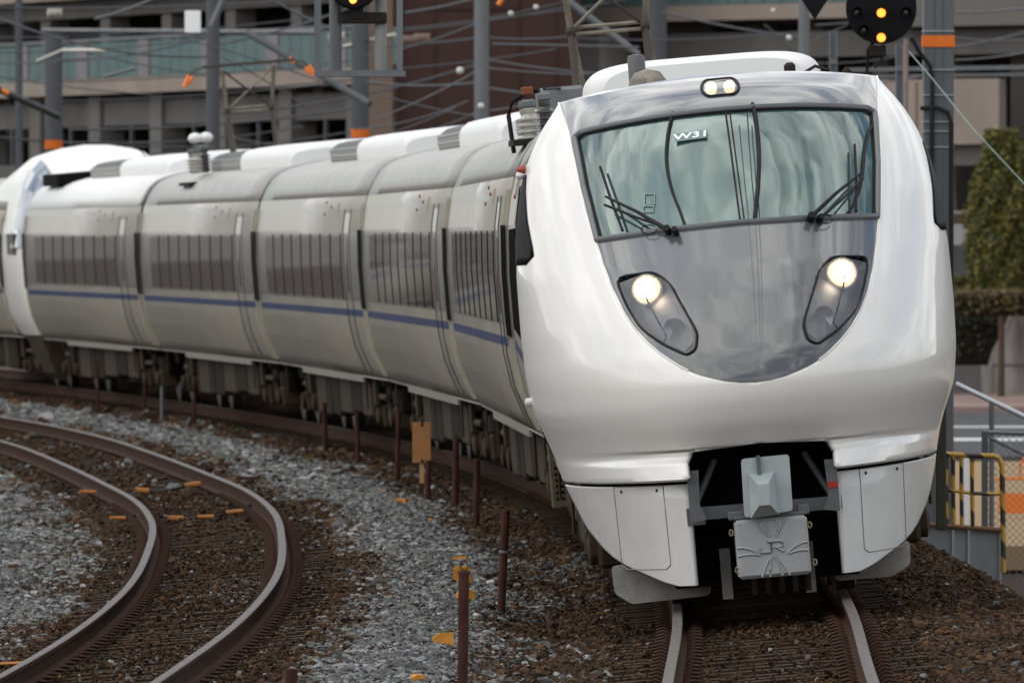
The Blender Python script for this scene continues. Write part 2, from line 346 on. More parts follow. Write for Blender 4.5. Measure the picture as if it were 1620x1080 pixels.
def scatter(name, label, P, S, matl, seed):
    rc = bpy.data.collections.new(name+'_source')
    for i in range(7):
        me = rock_mesh(seed*10+i); me.materials.append(matl); rc.objects.link(bpy.data.objects.new('stone_source', me))
    n = len(P); me = bpy.data.meshes.new(name); me.vertices.add(n); me.vertices.foreach_set('co', P.astype(np.float32).ravel())
    a = me.attributes.new('sc', 'FLOAT', 'POINT'); a.data.foreach_set('value', S.astype(np.float32))
    a = me.attributes.new('ro', 'FLOAT_VECTOR', 'POINT'); a.data.foreach_set('vector', (rng.random((n,3))*np.array([1.2,1.2,6.28])-np.array([.6,.6,0])).astype(np.float32).ravel())
    o = bpy.data.objects.new(name, me); COL.objects.link(o); tag(o, label, 'ballast', kind='stuff')
    g = bpy.data.node_groups.new(name, 'GeometryNodeTree'); g.interface.new_socket('Geometry', in_out='INPUT', socket_type='NodeSocketGeometry'); g.interface.new_socket('Geometry', in_out='OUTPUT', socket_type='NodeSocketGeometry')
    gi = N(g, 'NodeGroupInput'); go = N(g, 'NodeGroupOutput'); ip = N(g, 'GeometryNodeInstanceOnPoints'); ci = N(g, 'GeometryNodeCollectionInfo')
    ci.inputs['Collection'].default_value = rc; ci.inputs['Separate Children'].default_value = True; ci.inputs['Reset Children'].default_value = True
    a1 = N(g, 'GeometryNodeInputNamedAttribute', data_type='FLOAT'); a1.inputs[0].default_value = 'sc'
    a2 = N(g, 'GeometryNodeInputNamedAttribute', data_type='FLOAT_VECTOR'); a2.inputs[0].default_value = 'ro'
    ip.inputs['Pick Instance'].default_value = True
    mp_ = N(g, 'GeometryNodeMeshToPoints')
    l = g.links.new; l(gi.outputs[0], mp_.inputs[0]); l(mp_.outputs[0], ip.inputs['Points']); l(ci.outputs[0], ip.inputs['Instance'])
    l(a2.outputs[0], ip.inputs['Rotation']); l(a1.outputs[0], ip.inputs['Scale']); l(ip.outputs[0], go.inputs[0])
    md = o.modifiers.new('scatter', 'NODES'); md.node_group = g; return o
def vnoise(x, y, sc, seed):     # cheap smooth value noise
    r = np.random.default_rng(seed); T = r.random((64,64)); x = x*sc; y = y*sc; xi = np.floor(x).astype(int); yi = np.floor(y).astype(int); fx = smooth01(x-xi); fy = smooth01(y-yi)
    g = lambda a, b: T[a % 64, b % 64]
    return (g(xi,yi)*(1-fx)+g(xi+1,yi)*fx)*(1-fy)+(g(xi,yi+1)*(1-fx)+g(xi+1,yi+1)*fx)*fy
def ballast():
    PX, PY, S = [], [], []
    for y0, y1, dens, sz in ((58,100,800,.041),(100,130,430,.052),(130,175,170,.080),(175,235,70,.12)):
        ya = np.arange(y0, y1, 2.)
        for y in ya:
            xl = -1.12*y*810/F - .3; xr = max(float(XR(y))+4.2, 0) if y < 125 else float(XR(y))+1.5
            n = int((xr-xl)*2*dens); X = rng.uniform(xl, xr, n); Y = rng.uniform(y, y+2, n); PX.append(X); PY.append(Y); S.append(sz*rng.lognormal(0, .33, n))
    X = np.concatenate(PX); Y = np.concatenate(PY); S = np.concatenate(S)
    a = X-XR(Y); b = X-XL(Y)
    ontrk = (np.abs(a) < .98) | (np.abs(b) < .98)
    rail = (np.abs(np.abs(a)-.5665) < .13) | (np.abs(np.abs(b)-.5665) < .13)
    cl = vnoise(X, Y*.5, .9, 3)
    keep = (~ontrk | ((rng.random(len(X)) < np.where(cl > .56, .38, .08)))) & ~rail
    under = (np.abs(a) < .9) & (Y > 83); keep &= ~under
    X, Y, S, a, b, ont = X[keep], Y[keep], S[keep], a[keep], b[keep], ontrk[keep]
    Z = ground(X, Y) + np.where(ont, .035, 0) + rng.uniform(-.01, .035, len(X))
    S = np.where(ont, S*.65, S)
    # grey in the middle between the tracks and left of the left track, brown elsewhere
    mid = (X-(XL(Y)+1.1))/np.maximum(XR(Y)-1.1-(XL(Y)+1.1), .3)
    gw = np.where((mid > 0) & (mid < 1), np.exp(-((mid-.36)/.27)**2)*1.35, 0)
    gw = np.where(b < -1.0, np.clip(1.15-np.abs(b+2.1)*.8, .0, 1), gw); gw = np.where(ont, .04, gw)
    gw += (vnoise(X, Y*.25, 1.1, 5)-.5)*.7+(vnoise(X, Y*.4, 3.1, 9)-.5)*.5*(~ont); gw = np.where(a > -.95, -.1, gw)
    gw = np.where((b < -2.6) & (Y < 92), gw-.25, gw)
    isg = rng.random(len(X)) < np.clip(gw, .03, .97)
    P = np.stack([X, Y, Z], 1)
    scatter('grey_ballast', 'loose pale grey crushed stones between the two curved tracks', P[isg], S[isg], stone_grey, 1)
    scatter('brown_ballast', 'rust brown crushed stones around the train track and on the sleepers', P[~isg], S[~isg], stone_brown, 2)
ballast()

# ================================================================== train: shared profile and nose surface
PROF = [(1.28,.92),(1.35,1.06),(1.44,1.33),(1.48,1.6),(1.49,1.9),(1.49,2.3),(1.465,2.7),(1.42,2.93),(1.365,3.10),(1.29,3.25),(1.20,3.37),(1.09,3.45),(.95,3.50),(.75,3.54),(.4,3.58),(0,3.59)]
def prof_u(v): return float(np.interp(v, [p[1] for p in PROF[:13]], [p[0] for p in PROF[:13]]))
def strip(m, vs, y0, y1, side, off=0, off2=None, thick=0):
    """a panel following the body section between heights vs, pushed out by off"""
    vs = sorted(set([vs[0], vs[-1]]+[p[1] for p in PROF if vs[0]+.01 < p[1] < vs[-1]-.01]))
    def P(v, o, y):
        e = .01; du = prof_u(v+e)-prof_u(v-e); n = Vector((2*e, 0, -du)).normalized()
        return (side*(prof_u(v)+n.x*o), y, v+n.z*o)
    a = [[P(v, off, y) for v in vs] for y in (y0, y1)]
    if not thick: m.grid(a); return m
    n = len(vs); outer = [P(v, off, y) for y in (y0, y1) for v in vs]; inner = [P(v, off-thick, y) for y in (y0, y1) for v in vs]
    fs = [(j, j+1, n+j+1, n+j) for j in range(n-1)]; o = 2*n
    fs += [(o+j, o+n+j, o+n+j+1, o+j+1) for j in range(n-1)]
    loop = list(range(n)) + list(range(2*n-1, n-1, -1))
    for i in range(len(loop)): p, q = loop[i], loop[(i+1)%len(loop)]; fs.append((p, o+p, o+q, q))
    m.add(outer+inner, fs); return m
WN = [(.18,.60),(.22,.72),(.26,.80),(.32,.93),(.40,1.05),(.58,1.18),(.88,1.30),(1.03,1.335),(1.15,1.375),(1.36,1.465),(1.6,1.498),(1.9,1.508),(2.3,1.505),(2.7,1.47),(2.93,1.42),(3.10,1.365),(3.25,1.29),(3.37,1.21),(3.45,1.14),(3.50,1.11)]
YC = [(.18,.50),(.6,.42),(.88,.22),(.90,.15),(1.005,.225),(1.03,.33),(1.05,.36),(1.12,.30),(1.25,.19),(1.4,.12),(1.53,.10),(1.7,.16),(1.9,.32),(2.1,.52),(2.3,.76),(2.57,1.12),(2.9,1.62),(3.1,1.95),(3.28,2.28),(3.42,2.68),(3.50,3.1)]
EP = [(1.507,0),(1.512,.10),(1.53,.20),(1.56,.30),(1.60,.40),(1.66,.50),(1.74,.60),(1.82,.68),(1.92,.755),(2.04,.82),(2.2,.88),(2.35,.92),(2.5,.95),(2.73,1.0),(3.0,1.035),(3.3,1.068),(3.45,1.10),(3.50,1.11)]
_sm = {}
def sint(key, v, pts):      # smoothed interpolation
    if key not in _sm:
        xs = np.linspace(pts[0][0], pts[-1][0], 700); ys = np.interp(xs, [p[0] for p in pts], [p[1] for p in pts])
        if key == 'W' or key == 'Y':
            k = np.hanning(45 if key == 'W' else 41); k /= k.sum(); n = len(k)//2
            yp = np.concatenate([2*ys[0]-ys[1:n+1][::-1], ys, 2*ys[-1]-ys[-n-1:-1][::-1]]); y2 = np.convolve(yp, k, 'same')[n:-n]
            bl = smooth01((xs-1.10)/.12) if key == 'Y' else smooth01((xs-.9)/.1)
            ys = ys*(1-bl)+y2*bl
        _sm[key] = (xs, ys)
    return float(np.interp(v, *_sm[key]))
def AR(r): return .095*float(smooth01((r-2.6)/.9))
def S(u, r, off=0., raw=False):
    Wd = sint('W', r, WN); t = min(abs(u)/Wd, 1.0); yc = sint('Y', r, YC)
    y = yc + (4-yc)*(1-max(1-t**2.3, 0)**.55)
    e = sint('E', r, EP) if r > 1.507 else 0
    v = r + (AR(r)*(1-min(abs(u)/e, 1)**2) if e > .05 else 0)
    if not off: return Vector((u, y, v))
    h = .006
    a = S(min(abs(u)+h, Wd), r)-S(max(abs(u)-h,-1), r) if abs(u) < Wd-h else S(abs(u), r)-S(abs(u)-h, r)
    b = S(abs(u), min(r+h,3.5))-S(abs(u), r-h)
    n = a.cross(b).normalized()
    if n.y > 0: n = -n
    p = Vector((abs(u), y, v)) + n*off
    if u < 0: p.x = -p.x
    return p
def SK(u, r):
    Wd = 1.30-(.88-r)*.16; tt = min(abs(u)/Wd, .995); p = float(smooth01((r-.76)/.11))*.07*.8*max(0, 1-(abs(u)-.5)/.45)
    return Vector((u, .36+(4-.36)*(1-max(1-tt**2.3, 0)**.55)+p-.003, r))
def inpoly(x, y, poly):
    c = False; n = len(poly)
    for i in range(n):
        x1, y1 = poly[i]; x2, y2 = poly[(i+1)%n]
        if (y1 > y) != (y2 > y) and x < (x2-x1)*(y-y1)/(y2-y1)+x1: c = not c
    return c
def roundpoly(pts, k=5, f=.28):       # round the corners
    o = []; n = len(pts)
    for i in range(n):
        p0, p1, p2 = Vector(pts[i-1]), Vector(pts[i]), Vector(pts[(i+1)%n]); d = min((p0-p1).length, (p2-p1).length)*f
        a = p1+(p0-p1).normalized()*d; b = p1+(p2-p1).normalized()*d
        for j in range(k): t = j/(k-1); o.append(tuple(a*(1-t)**2+p1*2*t*(1-t)+b*t*t))
    return o
def fillrows(poly, nr, nc):           # convex polygon -> rows of points
    ys = [p[1] for p in poly]; lo, hi = min(ys), max(ys); rows = []
    for i in range(nr+1):
        y = lo+(hi-lo)*(.001+.998*i/nr); xs = []
        n = len(poly)
        for j in range(n):
            (x1,y1),(x2,y2) = poly[j], poly[(j+1)%n]
            if (y1 > y) != (y2 > y): xs.append(x1+(x2-x1)*(y-y1)/(y2-y1))
        rows.append([(min(xs)+(max(xs)-min(xs))*c/nc, y) for c in range(nc+1)])
    return rows
WIND = [(-.945,2.53),(-.5,2.558),(0,2.567),(.5,2.558),(.945,2.53),(1.0,2.9),(1.028,3.235),(.98,3.262),(0,3.262),(-.98,3.262),(-1.028,3.235),(-1.0,2.9)]
POD = roundpoly([(.855,2.27),(.60,2.29),(.50,2.20),(.35,1.86),(.375,1.75),(.44,1.722),(.58,1.80),(.72,1.92),(.80,2.08)], 4, .35)
PODM = [(-a, b) for a, b in POD][::-1]

def make_nose(T):
    """front end of the leading car"""
    # white shell outside the grey panel, upper part down to the lip
    rows_r = list(np.linspace(.885,.90,2)) + list(np.linspace(.93,1.03,8)) + [1.045,1.06,1.075] + list(np.linspace(1.10,1.50,26)) + [1.507+.0004*k*k for k in range(1,12)] + list(np.linspace(1.57,3.40,70)) + list(np.linspace(3.41,3.5,12))
    m = MB()
    for sd in (-1, 1):
        g = []
        for r in rows_r:
            Wd = sint('W', r, WN)
            if r < 1.078: u0 = .5 if r < .98 else .4+math.sqrt(max(.01-(r-.98)**2, 0))
            else: u0 = sint('E', r, EP) if r > 1.507 else 0
            t0 = min(u0/Wd, 1); a0 = math.asin(min(t0,1)); row = []
            for k in range(41):
                a = a0+(math.pi/2-a0)*k/40; u = Wd*math.sin(a); row.append(tuple(S(sd*u, r)))
            g.append(row)
        m.grid(g)
    m.build('nose_shell', white, T, smooth=45, solid=.03, weld=True)
    # side wall between nose and body (filler strip y 4.0) joins exactly; grey panel with cut-outs
    m = MB(); nc = 120; rr = [1.5075]+[1.507+.0006*k*k for k in range(1,10)]+list(np.linspace(1.57,3.5,150)); V = []; idx = {}
    g = []
    for r in rr:
        e = max(sint('E', r, EP)-.0, .01); g.append([(e*(2*c/nc-1), r) for c in range(nc+1)])
    for i in range(len(rr)):
        for c in range(nc+1): V.append(tuple(S(g[i][c][0], g[i][c][1], .001)))
    fs = []
    for i in range(len(rr)-1):
        for c in range(nc):
            cu = (g[i][c][0]+g[i+1][c+1][0])/2; cr_ = (g[i][c][1]+g[i+1][c+1][1])/2
            if inpoly(cu, cr_, WIND) or inpoly(cu, cr_, POD) or inpoly(cu, cr_, PODM): continue
            fs.append((i*(nc+1)+c, i*(nc+1)+c+1, (i+1)*(nc+1)+c+1, (i+1)*(nc+1)+c))
    m.add(V, fs); m.build('nose_panel', nosegrey, T, smooth=40, solid=.02)
    # roof strip from crease back to the body
    m = MB(); g = []
    for k in range(7):
        q = k/6; row = []
        for c in range(33):
            u = 1.11*(2*c/32-1); y0 = S(u, 3.5).y; row.append((u, y0+(4.02-y0)*q, 3.5+.095*(1-(u/1.11)**2)))
        g.append(row)
    m.grid(g); m.build('nose_roof', nosegrey, T, smooth=60, solid=.02)
    # thin crease seams
    for sd in (-1, 1):
        m = MB(); m.tube([S(sd*sint('E', r, EP), r, .002) for r in list(np.linspace(1.62,3.5,60))], .006, 6); m.build('panel_edge', white, T, smooth=60)
    # windscreen
    m = MB(); rows = fillrows(WIND, 24, 40); m.grid([[tuple(S(u, v, -.006)) for u, v in r] for r in rows]); m.build('windscreen', windglass, T, smooth=60)
    m = MB(); pts = [WIND[i] for i in range(len(WIND))]; P2 = []
    for i in range(len(pts)):
        a, b = Vector(pts[i]), Vector(pts[(i+1)%len(pts)])
        for k in range(8): P2.append(a+(b-a)*k/8)
    loop = [S(p.x, p.y, .004) for p in P2]; loop.append(loop[0]); m.tube(loop, .024, 6, cap=False); m.build('windscreen_gasket', gasket, T, smooth=60)
    m = MB(); loop2 = [S(p.x*.982, (p.y-2.9)*.965+2.9, .004) for p in P2]; loop2.append(loop2[0]); m.tube(loop2, .009, 5, cap=False); m.build('windscreen_rubber', rubber, T, smooth=60)
    # centre mullion, wavy black cables seen in the glass
    for xs, rad in (([.0,.005,.012], .007), ([.028,.033,.04], .005)):
        m = MB(); m.tube([S(xs[0]+(xs[2]-xs[0])*q, 3.25-q*.66, .004) for q in np.linspace(0,1,12)], rad, 5); m.build('windscreen_mullion', rubber, T)
    for pth, rad in (([(1066,196),(1058,225),(1055,262),(1062,300),(1076,335),(1084,358)], .011), ([(1192,184),(1197,205),(1201,245),(1200,290),(1196,325),(1194,348)], .015), ([(1383,196),(1374,212),(1368,240),(1362,290),(1352,320),(1337,342)], .010)):
        m = MB(); pp = [px2uv(*q) for q in pth]; pp = [Vector(q) for q in pp]; fine = []
        for i in range(len(pp)-1):
            p0, p1, p2, p3 = pp[max(i-1,0)], pp[i], pp[i+1], pp[min(i+2,len(pp)-1)]
            for k in range(5):
                t = k/5; fine.append(.5*((2*p1)+(-p0+p2)*t+(2*p0-5*p1+4*p2-p3)*t*t+(-p0+3*p1-3*p2+p3)*t**3))
        fine.append(pp[-1]); m.tube([S(q.x, q.y, .006) for q in fine], rad, 6); m.build('windscreen_cable', rubber, T, smooth=60)
    # cab interior
    m = MB(); m.box(-.98, .98, 3.3, 3.36, 1.9, 3.4); m.box(-.9, .9, 1.75, 2.4, 2.2, 2.46, bev=.03); m.box(-.55, -.2, 2.7, 2.9, 2.1, 2.95, bev=.05); m.box(.25, .6, 2.7, 2.9, 2.1, 2.95, bev=.05)
    m.build('cab_interior', mat('cab_interior_grey', (.10,.13,.13), .8), T)
    # number W31
    def text(body, size, u, v, yoff, m_, name, par, ext=.003, bold=0, font_sc=(1.25,1)):
        cu = bpy.data.curves.new(name, 'FONT'); cu.body = body; cu.size = size; cu.extrude = ext; cu.align_x = 'CENTER'; cu.align_y = 'CENTER'; cu.offset = bold
        o = bpy.data.objects.new('tmp', cu); dg = bpy.context.evaluated_depsgraph_get(); COL.objects.link(o); dg.update()
        me = bpy.data.meshes.new_from_object(o.evaluated_get(bpy.context.evaluated_depsgraph_get())); bpy.data.objects.remove(o)
        me.materials.clear(); me.materials.append(m_); oo = bpy.data.objects.new(name, me); COL.objects.link(oo); oo.parent = par
        p = S(u, v, yoff); px_ = (S(u+.05, v)-S(u-.05, v)).normalized(); pv = (S(u, v+.03)-S(u, v-.03)).normalized(); nn = px_.cross(pv)
        Mx = Matrix((( *px_,0),(*pv,0),(*nn,0),(0,0,0,1))).transposed(); oo.matrix_basis = Matrix.Translation(p) @ Mx @ Matrix.Diagonal((font_sc[0], font_sc[1], 1, 1)); return oo
    uc, vc = px2uv(1095, 229)
    tx = text('W31', .092, uc, vc, .009, letterw, 'number_lettering', T, ext=.001, bold=.0015, font_sc=(1.3,1.05))
    m = MB(); m.box(-.084,.084,-.048,.046,-.003,-.001); pl = m.build('number_plate', platebg, T, label='small plate reading W31 behind the windscreen'); pl.matrix_basis = tx.matrix_basis.copy(); tx.parent = pl; tx.matrix_basis = Matrix()
    # square sticker outlines and small white object
    for (x0, y0, x1, y1) in ((1020,309,1036,325), (1018,327,1034,336)):
        us = [px2uv(a, b) for a, b in ((x0,y0),(x1,y0),(x1,y1),(x0,y1),(x0,y0))]; m = MB(); m.tube([S(a, b, .001) for a, b in us], .004, 4); m.build('windscreen_sticker', mat('sticker_pale', (.22,.30,.29), .5), T)
    # headlight pods
    for sd, poly in ((1, POD), (-1, PODM)):
        pod = MB(); n = len(poly); front = [S(a, b, -.005) for a, b in poly]; cen = S(sd*.60, 2.02)
        back = [Vector((p.x*.93+cen.x*.07, p.y+.16+.0*k, p.z*.93+cen.z*.07)) for k, p in enumerate(front)]
        rows = fillrows(poly, 10, 6)
        pod.add(front+back, [(i, (i+1)%n, n+(i+1)%n, n+i) for i in range(n)])
        pod.grid([[(S(u,v).x*.93+cen.x*.07, S(u,v).y+.155, S(u,v).z*.93+cen.z*.07) for u, v in r] for r in rows])
        h = pod.build('headlight', podm, T, smooth=50, label='teardrop headlight cluster, lamp lit')
        rim = MB(); lp = [S(a, b, .003) for a, b in poly]; lp.append(lp[0]); rim.tube(lp, .009, 6, cap=False); rim.build('headlight_rim', rubber, h, smooth=60)
        cv = MB(); cv.grid([[tuple(S(u, v, .001)) for u, v in r] for r in rows]); cv.build('lens_cover', podglass, h, smooth=60)
        c = S(sd*.655, 2.175); c = Vector((c.x, c.y+.07, c.z))
        mm = MB(); mm.lathe([(.100,-.05),(.108,-.05),(.106,.0),(.06,.05),(.001,.06)], c, 24, 'y', cap=False); mm.build('reflector', bowl, h, smooth=50)
        mm = MB(); mm.lathe([(.02,-.062),(.045,-.059),(.060,-.052),(.060,-.04)], c, 24, 'y'); mm.build('lamp', lampw, h, smooth=50)
        mm = MB(); mm.lathe([(.062,-.054),(.078,-.046),(.086,-.030),(.088,.0)], c, 24, 'y', cap=False); mm.build('lamp_halo_ring', lamph, h, smooth=50)  # emissive ring that paints the warm halo around the lamp
        c2 = S(sd*.50, 1.90); c2.y += .10; mm = MB(); mm.lathe([(.070,-.02),(.075,-.02),(.073,.02),(.002,.045)], c2, 20, 'y', cap=False); mm.build('lower_lamp', bowl, h, smooth=50)
        # divider
        mm = MB(); mm.tube([S(sd*a, b, -.004) for a, b in ((.70,2.27),(.66,2.10),(.60,1.95),(.56,1.86),(.585,1.81))], .006, 5); mm.build('divider', rubber, h)
        # small glow flare ring
    # top light
    m = MB(); pl_ = []
    cu_, cv_ = px2uv(1141, 160)
    for k in range(28):
        a = 2*math.pi*k/28; pl_.append((cu_+.068*(1 if math.cos(a) > 0 else -1)+.058*math.cos(a), cv_+.055*math.sin(a)))
    lp = [S(a, b, .004) for a, b in pl_]; m.tube(lp+[lp[0]], .012, 6, cap=False)
    tl = m.build('top_marker_light', rubber, T, smooth=60, label='twin lamp above the windscreen, lit')
    m = MB(); m.add([S(a, b, .003) for a, b in pl_], [tuple(range(28))]); m.build('lamp_glass', mat('marker_housing', (.45,.43,.40), .3, coat=.6), tl)
    for sd in (-1, 1):
        c = S(cu_+sd*.062, cv_-.005, .012); m = MB(); m.lathe([(.038,.012),(.036,-.01),(.015,-.018)], c, 16, 'y'); m.build('lamp', mat('marker_lamp_lit', (1,.9,.7), .4, emit=((1,.68,.36), 2.0)), tl, smooth=50)
    # wipers
    for (piv, tip, tip2, b0, b1, loop) in (((1060,372),(967,320),(965,332),(955,272),(990,370),(1030,368)), ((1280,352),(1355,284),(1358,292),(1348,238),(1350,340),(1303,352))):
        m = MB(); a = Vector(px2uv(*piv)); 
        pt = lambda p, o: S(*px2uv(*p), o)
        o0 = (piv[0]+(12 if piv[0] < 1150 else 14), piv[1]+2)
        m.tube([pt(piv, .05), pt(((piv[0]*.55+tip[0]*.45), (piv[1]*.55+tip[1]*.45)), .08), pt(tip, .06)], .016, 6, r2=.008)
        m.tube([pt(o0, .05), pt(((o0[0]*.5+tip2[0]*.5), (o0[1]*.5+tip2[1]*.5)+4), .075), pt(tip2, .055)], .009, 6)
        wi = m.build('wiper', rubber, T, smooth=60)
        m = MB(); m.tube([pt(b0, .035), pt(((b0[0]+b1[0])/2, (b0[1]+b1[1])/2), .045), pt(b1, .035)], .010, 5); m.build('wiper_blade', rubber, wi, smooth=60)
        m = MB(); p = pt(piv, .0); q = pt(o0, 0); m.tube([p+Vector((0,.04,0)), pt(piv, .07)], .026, 8); m.tube([q+Vector((0,.04,0)), pt(o0, .07)], .022, 8); m.build('wiper_pivot', rubber, wi, smooth=60)
        m = MB(); c = loop; m.tube([pt((c[0]+12*math.cos(t), c[1]+7*math.sin(t)), .03) for t in np.linspace(0,5.6,14)], .004, 4); m.build('wiper_hose', rubber, wi)
    # cab side windows and a seam
    for sd in (-1, 1):
        m = MB(); g = []
        for r in np.linspace(2.40, 3.02, 12):
            q = (r-2.40)/.62; y0 = 2.75+q*.95 if r > 2.48 else 2.75+(2.48-r)*5; y1 = 3.9; row = []
            for k in range(9):
                y = y0+(y1-y0)*k/8; Wd = sint('W', r, WN); yc = sint('Y', r, YC); t = max(0, 1-(1-(y-yc)/(4-yc))**(1/.55))**(1/2.3) if y < 4 else 1
                row.append(tuple(S(sd*min(t*Wd, Wd), r, .006)))
            g.append(row)
        m.grid(g); m.build('cab_side_window', mat('cab_window_black', (.006,.006,.007), .5, spec=.03), T, smooth=60, solid=.004)
    # lower skirts
    for sd in (-1, 1):
        m = MB(); g = []
        for r in [.182,.185,.19,.2,.215,.235,.26,.29,.33,.38,.44,.5,.56,.62,.68,.74,.775,.79,.83,.855,.862]:
            Wd = 1.30-(.88-r)*.16; Wo = sint('W', r, WN); a0 = math.asin(.5/Wd); a1 = math.asin(min(Wo/Wd, .995)); row = []
            push = .07*float(smooth01((r-.76)/.11))
            for k in range(33):
                a = a0+(a1-a0)*k/32; u = Wd*math.sin(a); tt = u/Wd; yq = sint('Y', r, YC)*.0+.36; p = Vector((sd*u, yq+(4-yq)*(1-max(1-tt**2.3, 0)**.55), r)); p.y += push*.8*max(0, 1-(u-.5)/.45); row.append(tuple(p))
            g.append(row)
        m.grid(g); sk = m.build('front_skirt', skirtm, T, smooth=35, solid=.025)
        m = MB(); q = [(.56,.86),(.86,.86),(.88,.36),(.80,.33),(.60,.33),(.585,.36)] if sd < 0 else [(.60,.86),(.93,.86),(.93,.40),(.86,.36),(.62,.36),(.60,.40)]
        q = [(.66,.862),(.98,.862),(.965,.33),(.93,.30),(.68,.30),(.65,.33)]
        dn = []
        for i in range(6):
            a, b = Vector(q[i]), Vector(q[(i+1)%6]); dn += [SK(sd*(a+(b-a)*k/6).x, (a+(b-a)*k/6).y) for k in range(6)]
        m.tube(dn+[dn[0]], .0035, 4, cap=False); m.build('access_panel_seam', mat('seam_grey', (.22,.21,.20), .7), sk)
        for (a, b) in ((.70,.83),(.93,.83)):
            m = MB(); m.lathe([(.012,-.004),(.012,0),(.006,.003)], SK(sd*a, b), 8, 'y'); m.build('panel_bolt', iron, sk)
        # plough plate below
        m = MB(); pts = roundpoly([(.46,.10),(.85,.10),(.98,.17),(.99,.33),(.45,.33)],4,.2) if sd > 0 else roundpoly([(.38,.075),(.92,.06),(1.03,.14),(1.04,.33),(.37,.33)],4,.2)
        m.prism([(sd*a, b) for a, b in pts], 1.75, 1.78); o = m.build('plough_plate', plow, T)
        # rail guard / sand pipe
        m = MB(); m.box(sd*.28-.035, sd*.28+.035, 1.1, 1.14, .06, .4); m.build('plough_bracket', plow, T)
    # black block, paints in the darkness behind lip and coupler bay
    m = MB(); m.prism([(-.55,.24),(.55,.24),(.85,.6),(.95,1.02),(-.95,1.02),(-.85,.6)],2.3,3.9); m.box(-.62,.62,1.3,1.99,.15,1.08); m.build('bay_void_block', black, T)
    # coupler bay
    m = MB(); m.box(-.52,.52,.62,.72,.615,.70); m.box(-.52,-.40,.60,.72,.585,.70); m.build('bay_crossbeam', steelbar, T)
    for sd in (-1,1):
        m = MB(); m.tube([(sd*.48,.75,.66),(sd*.30,.9,1.0)], .022, 6); m.build('bay_brace', steelbar, T)
        m = MB(); m.prism([(sd*.50,.60),(sd*.50,.95),(sd*.42,.95),(sd*.43,.72),(sd*.39,.62)], .50,.52); m.build('bay_side_plate', steelbar, T)
    m = MB(); m.box(.43,.50,.49,.498,.76,.80); m.build('red_label', mat('red_label', (.35,.04,.03), .6), T)
    # coupler end cover (pale green-grey plate with pyramid) and box with emblem
    m = MB(); pr = roundpoly([(-.145,.615),(.18,.635),(.185,1.01),(-.135,1.005)], 4, .08); m.prism(pr, .30,.34)
    cp = m.build('coupler_cover', covg, T, smooth=30)
    m = MB(); a = [(-.105,.605),(.085,.62),(.075,.90),(-.095,.90)]; b = [(-.045,.69),(.03,.69),(.03,.83),(-.045,.83)]
    c1 = [(x, .28, z) for x, z in a]; c2 = [(x, .15, z) for x, z in b]; m.add(c1+c2+[(x,.302,z) for x, z in a], [(4,5,6,7)[::-1]]+[(i,(i+1)%4,4+(i+1)%4,4+i) for i in range(4)]+[(8+i,8+(i+1)%4,(i+1)%4,i) for i in range(4)])
    m.build('coupler_cover_boss', covg, cp)
    m = MB(); m.box(-.035,-.01,.255,.298,.89,1.02, bev=.004); m.build('cover_strap', steelbar, cp)
    m = MB(); m.box(-.215,.27,.34,.66,.205,.60, bev=.022); bx = m.build('coupler_box', covj, T, label='grey box cover with raised JR emblem and rays', smooth=30)
    m = MB(); m.box(-.215,.27,.36,.62,.60,.625, bev=.008); m.box(-.25,-.14,.38,.5,.60,.66, bev=.01); m.box(.21,.29,.38,.5,.60,.67, bev=.01); m.build('box_flange', steelbar, bx)
    def ridge(pts, r=.010):
        q = MB(); q.tube([(a, .342, b) for a, b in pts], r, 6); q.build('emblem_ray', covj, bx, smooth=60)
    cx, cz = .027, .405
    def arc(p0, pc, p1, n=8): return [tuple((Vector(p0)*(1-t)**2+Vector(pc)*2*t*(1-t)+Vector(p1)*t*t)) for t in np.linspace(0,1,n)]
    ridge(arc((cx-.10,cz+.185),(cx-.075,cz+.12),(cx-.02,cz+.07))); ridge(arc((cx-.045,cz+.185),(cx-.035,cz+.12),(cx-.012,cz+.075)))
    ridge(arc((cx+.10,cz+.185),(cx+.07,cz+.13),(cx+.03,cz+.07))); ridge(arc((cx+.045,cz+.185),(cx+.04,cz+.12),(cx+.018,cz+.075)))
    ridge(arc((cx-.235,cz+.01),(cx-.16,cz+.015),(cx-.085,cz-.045))); ridge(arc((cx-.235,cz-.045),(cx-.15,cz-.03),(cx-.085,cz-.05)))
    ridge(arc((cx+.235,cz+.015),(cx+.16,cz+.015),(cx+.095,cz-.05))); ridge(arc((cx+.235,cz-.04),(cx+.16,cz-.03),(cx+.10,cz-.055)))
    ridge(arc((cx-.085,cz-.195),(cx-.06,cz-.12),(cx-.015,cz-.06))); ridge(arc((cx-.03,cz-.195),(cx-.03,cz-.12),(cx-.008,cz-.065)))
    ridge(arc((cx+.10,cz-.195),(cx+.06,cz-.12),(cx+.02,cz-.06))); ridge(arc((cx+.05,cz-.195),(cx+.04,cz-.12),(cx+.012,cz-.065)))
    m = MB()     # J and R of the emblem
    tb = lambda pts: m.tube([(cx+a, .338, cz+b) for a, b in pts], .011, 6)
    tb([(-.085,.0),(-.085,-.022),(-.078,-.032),(-.02,-.032),(-.010,-.025),(-.010,.038)]); tb([(-.032,.038),(.055,.038),(.066,.028),(.066,.008),(.055,-.002),(.015,-.002)]); tb([(.022,-.002),(.072,-.034)])
    m.build('emblem_letters', covj, bx, smooth=60)
    for (a, b) in ((-.24,.52),(.285,.53),(-.22,.27),(.30,.28)):
        m = MB(); m.tube([(a+.012*math.cos(t), .36, b+.02*math.sin(t)) for t in np.linspace(0,6.28,9)], .005, 4); m.build('chain_link', mat('brass_chain', (.30,.24,.16), .5, metal=.4), bx)
    # under-bay hoses
    m = MB()
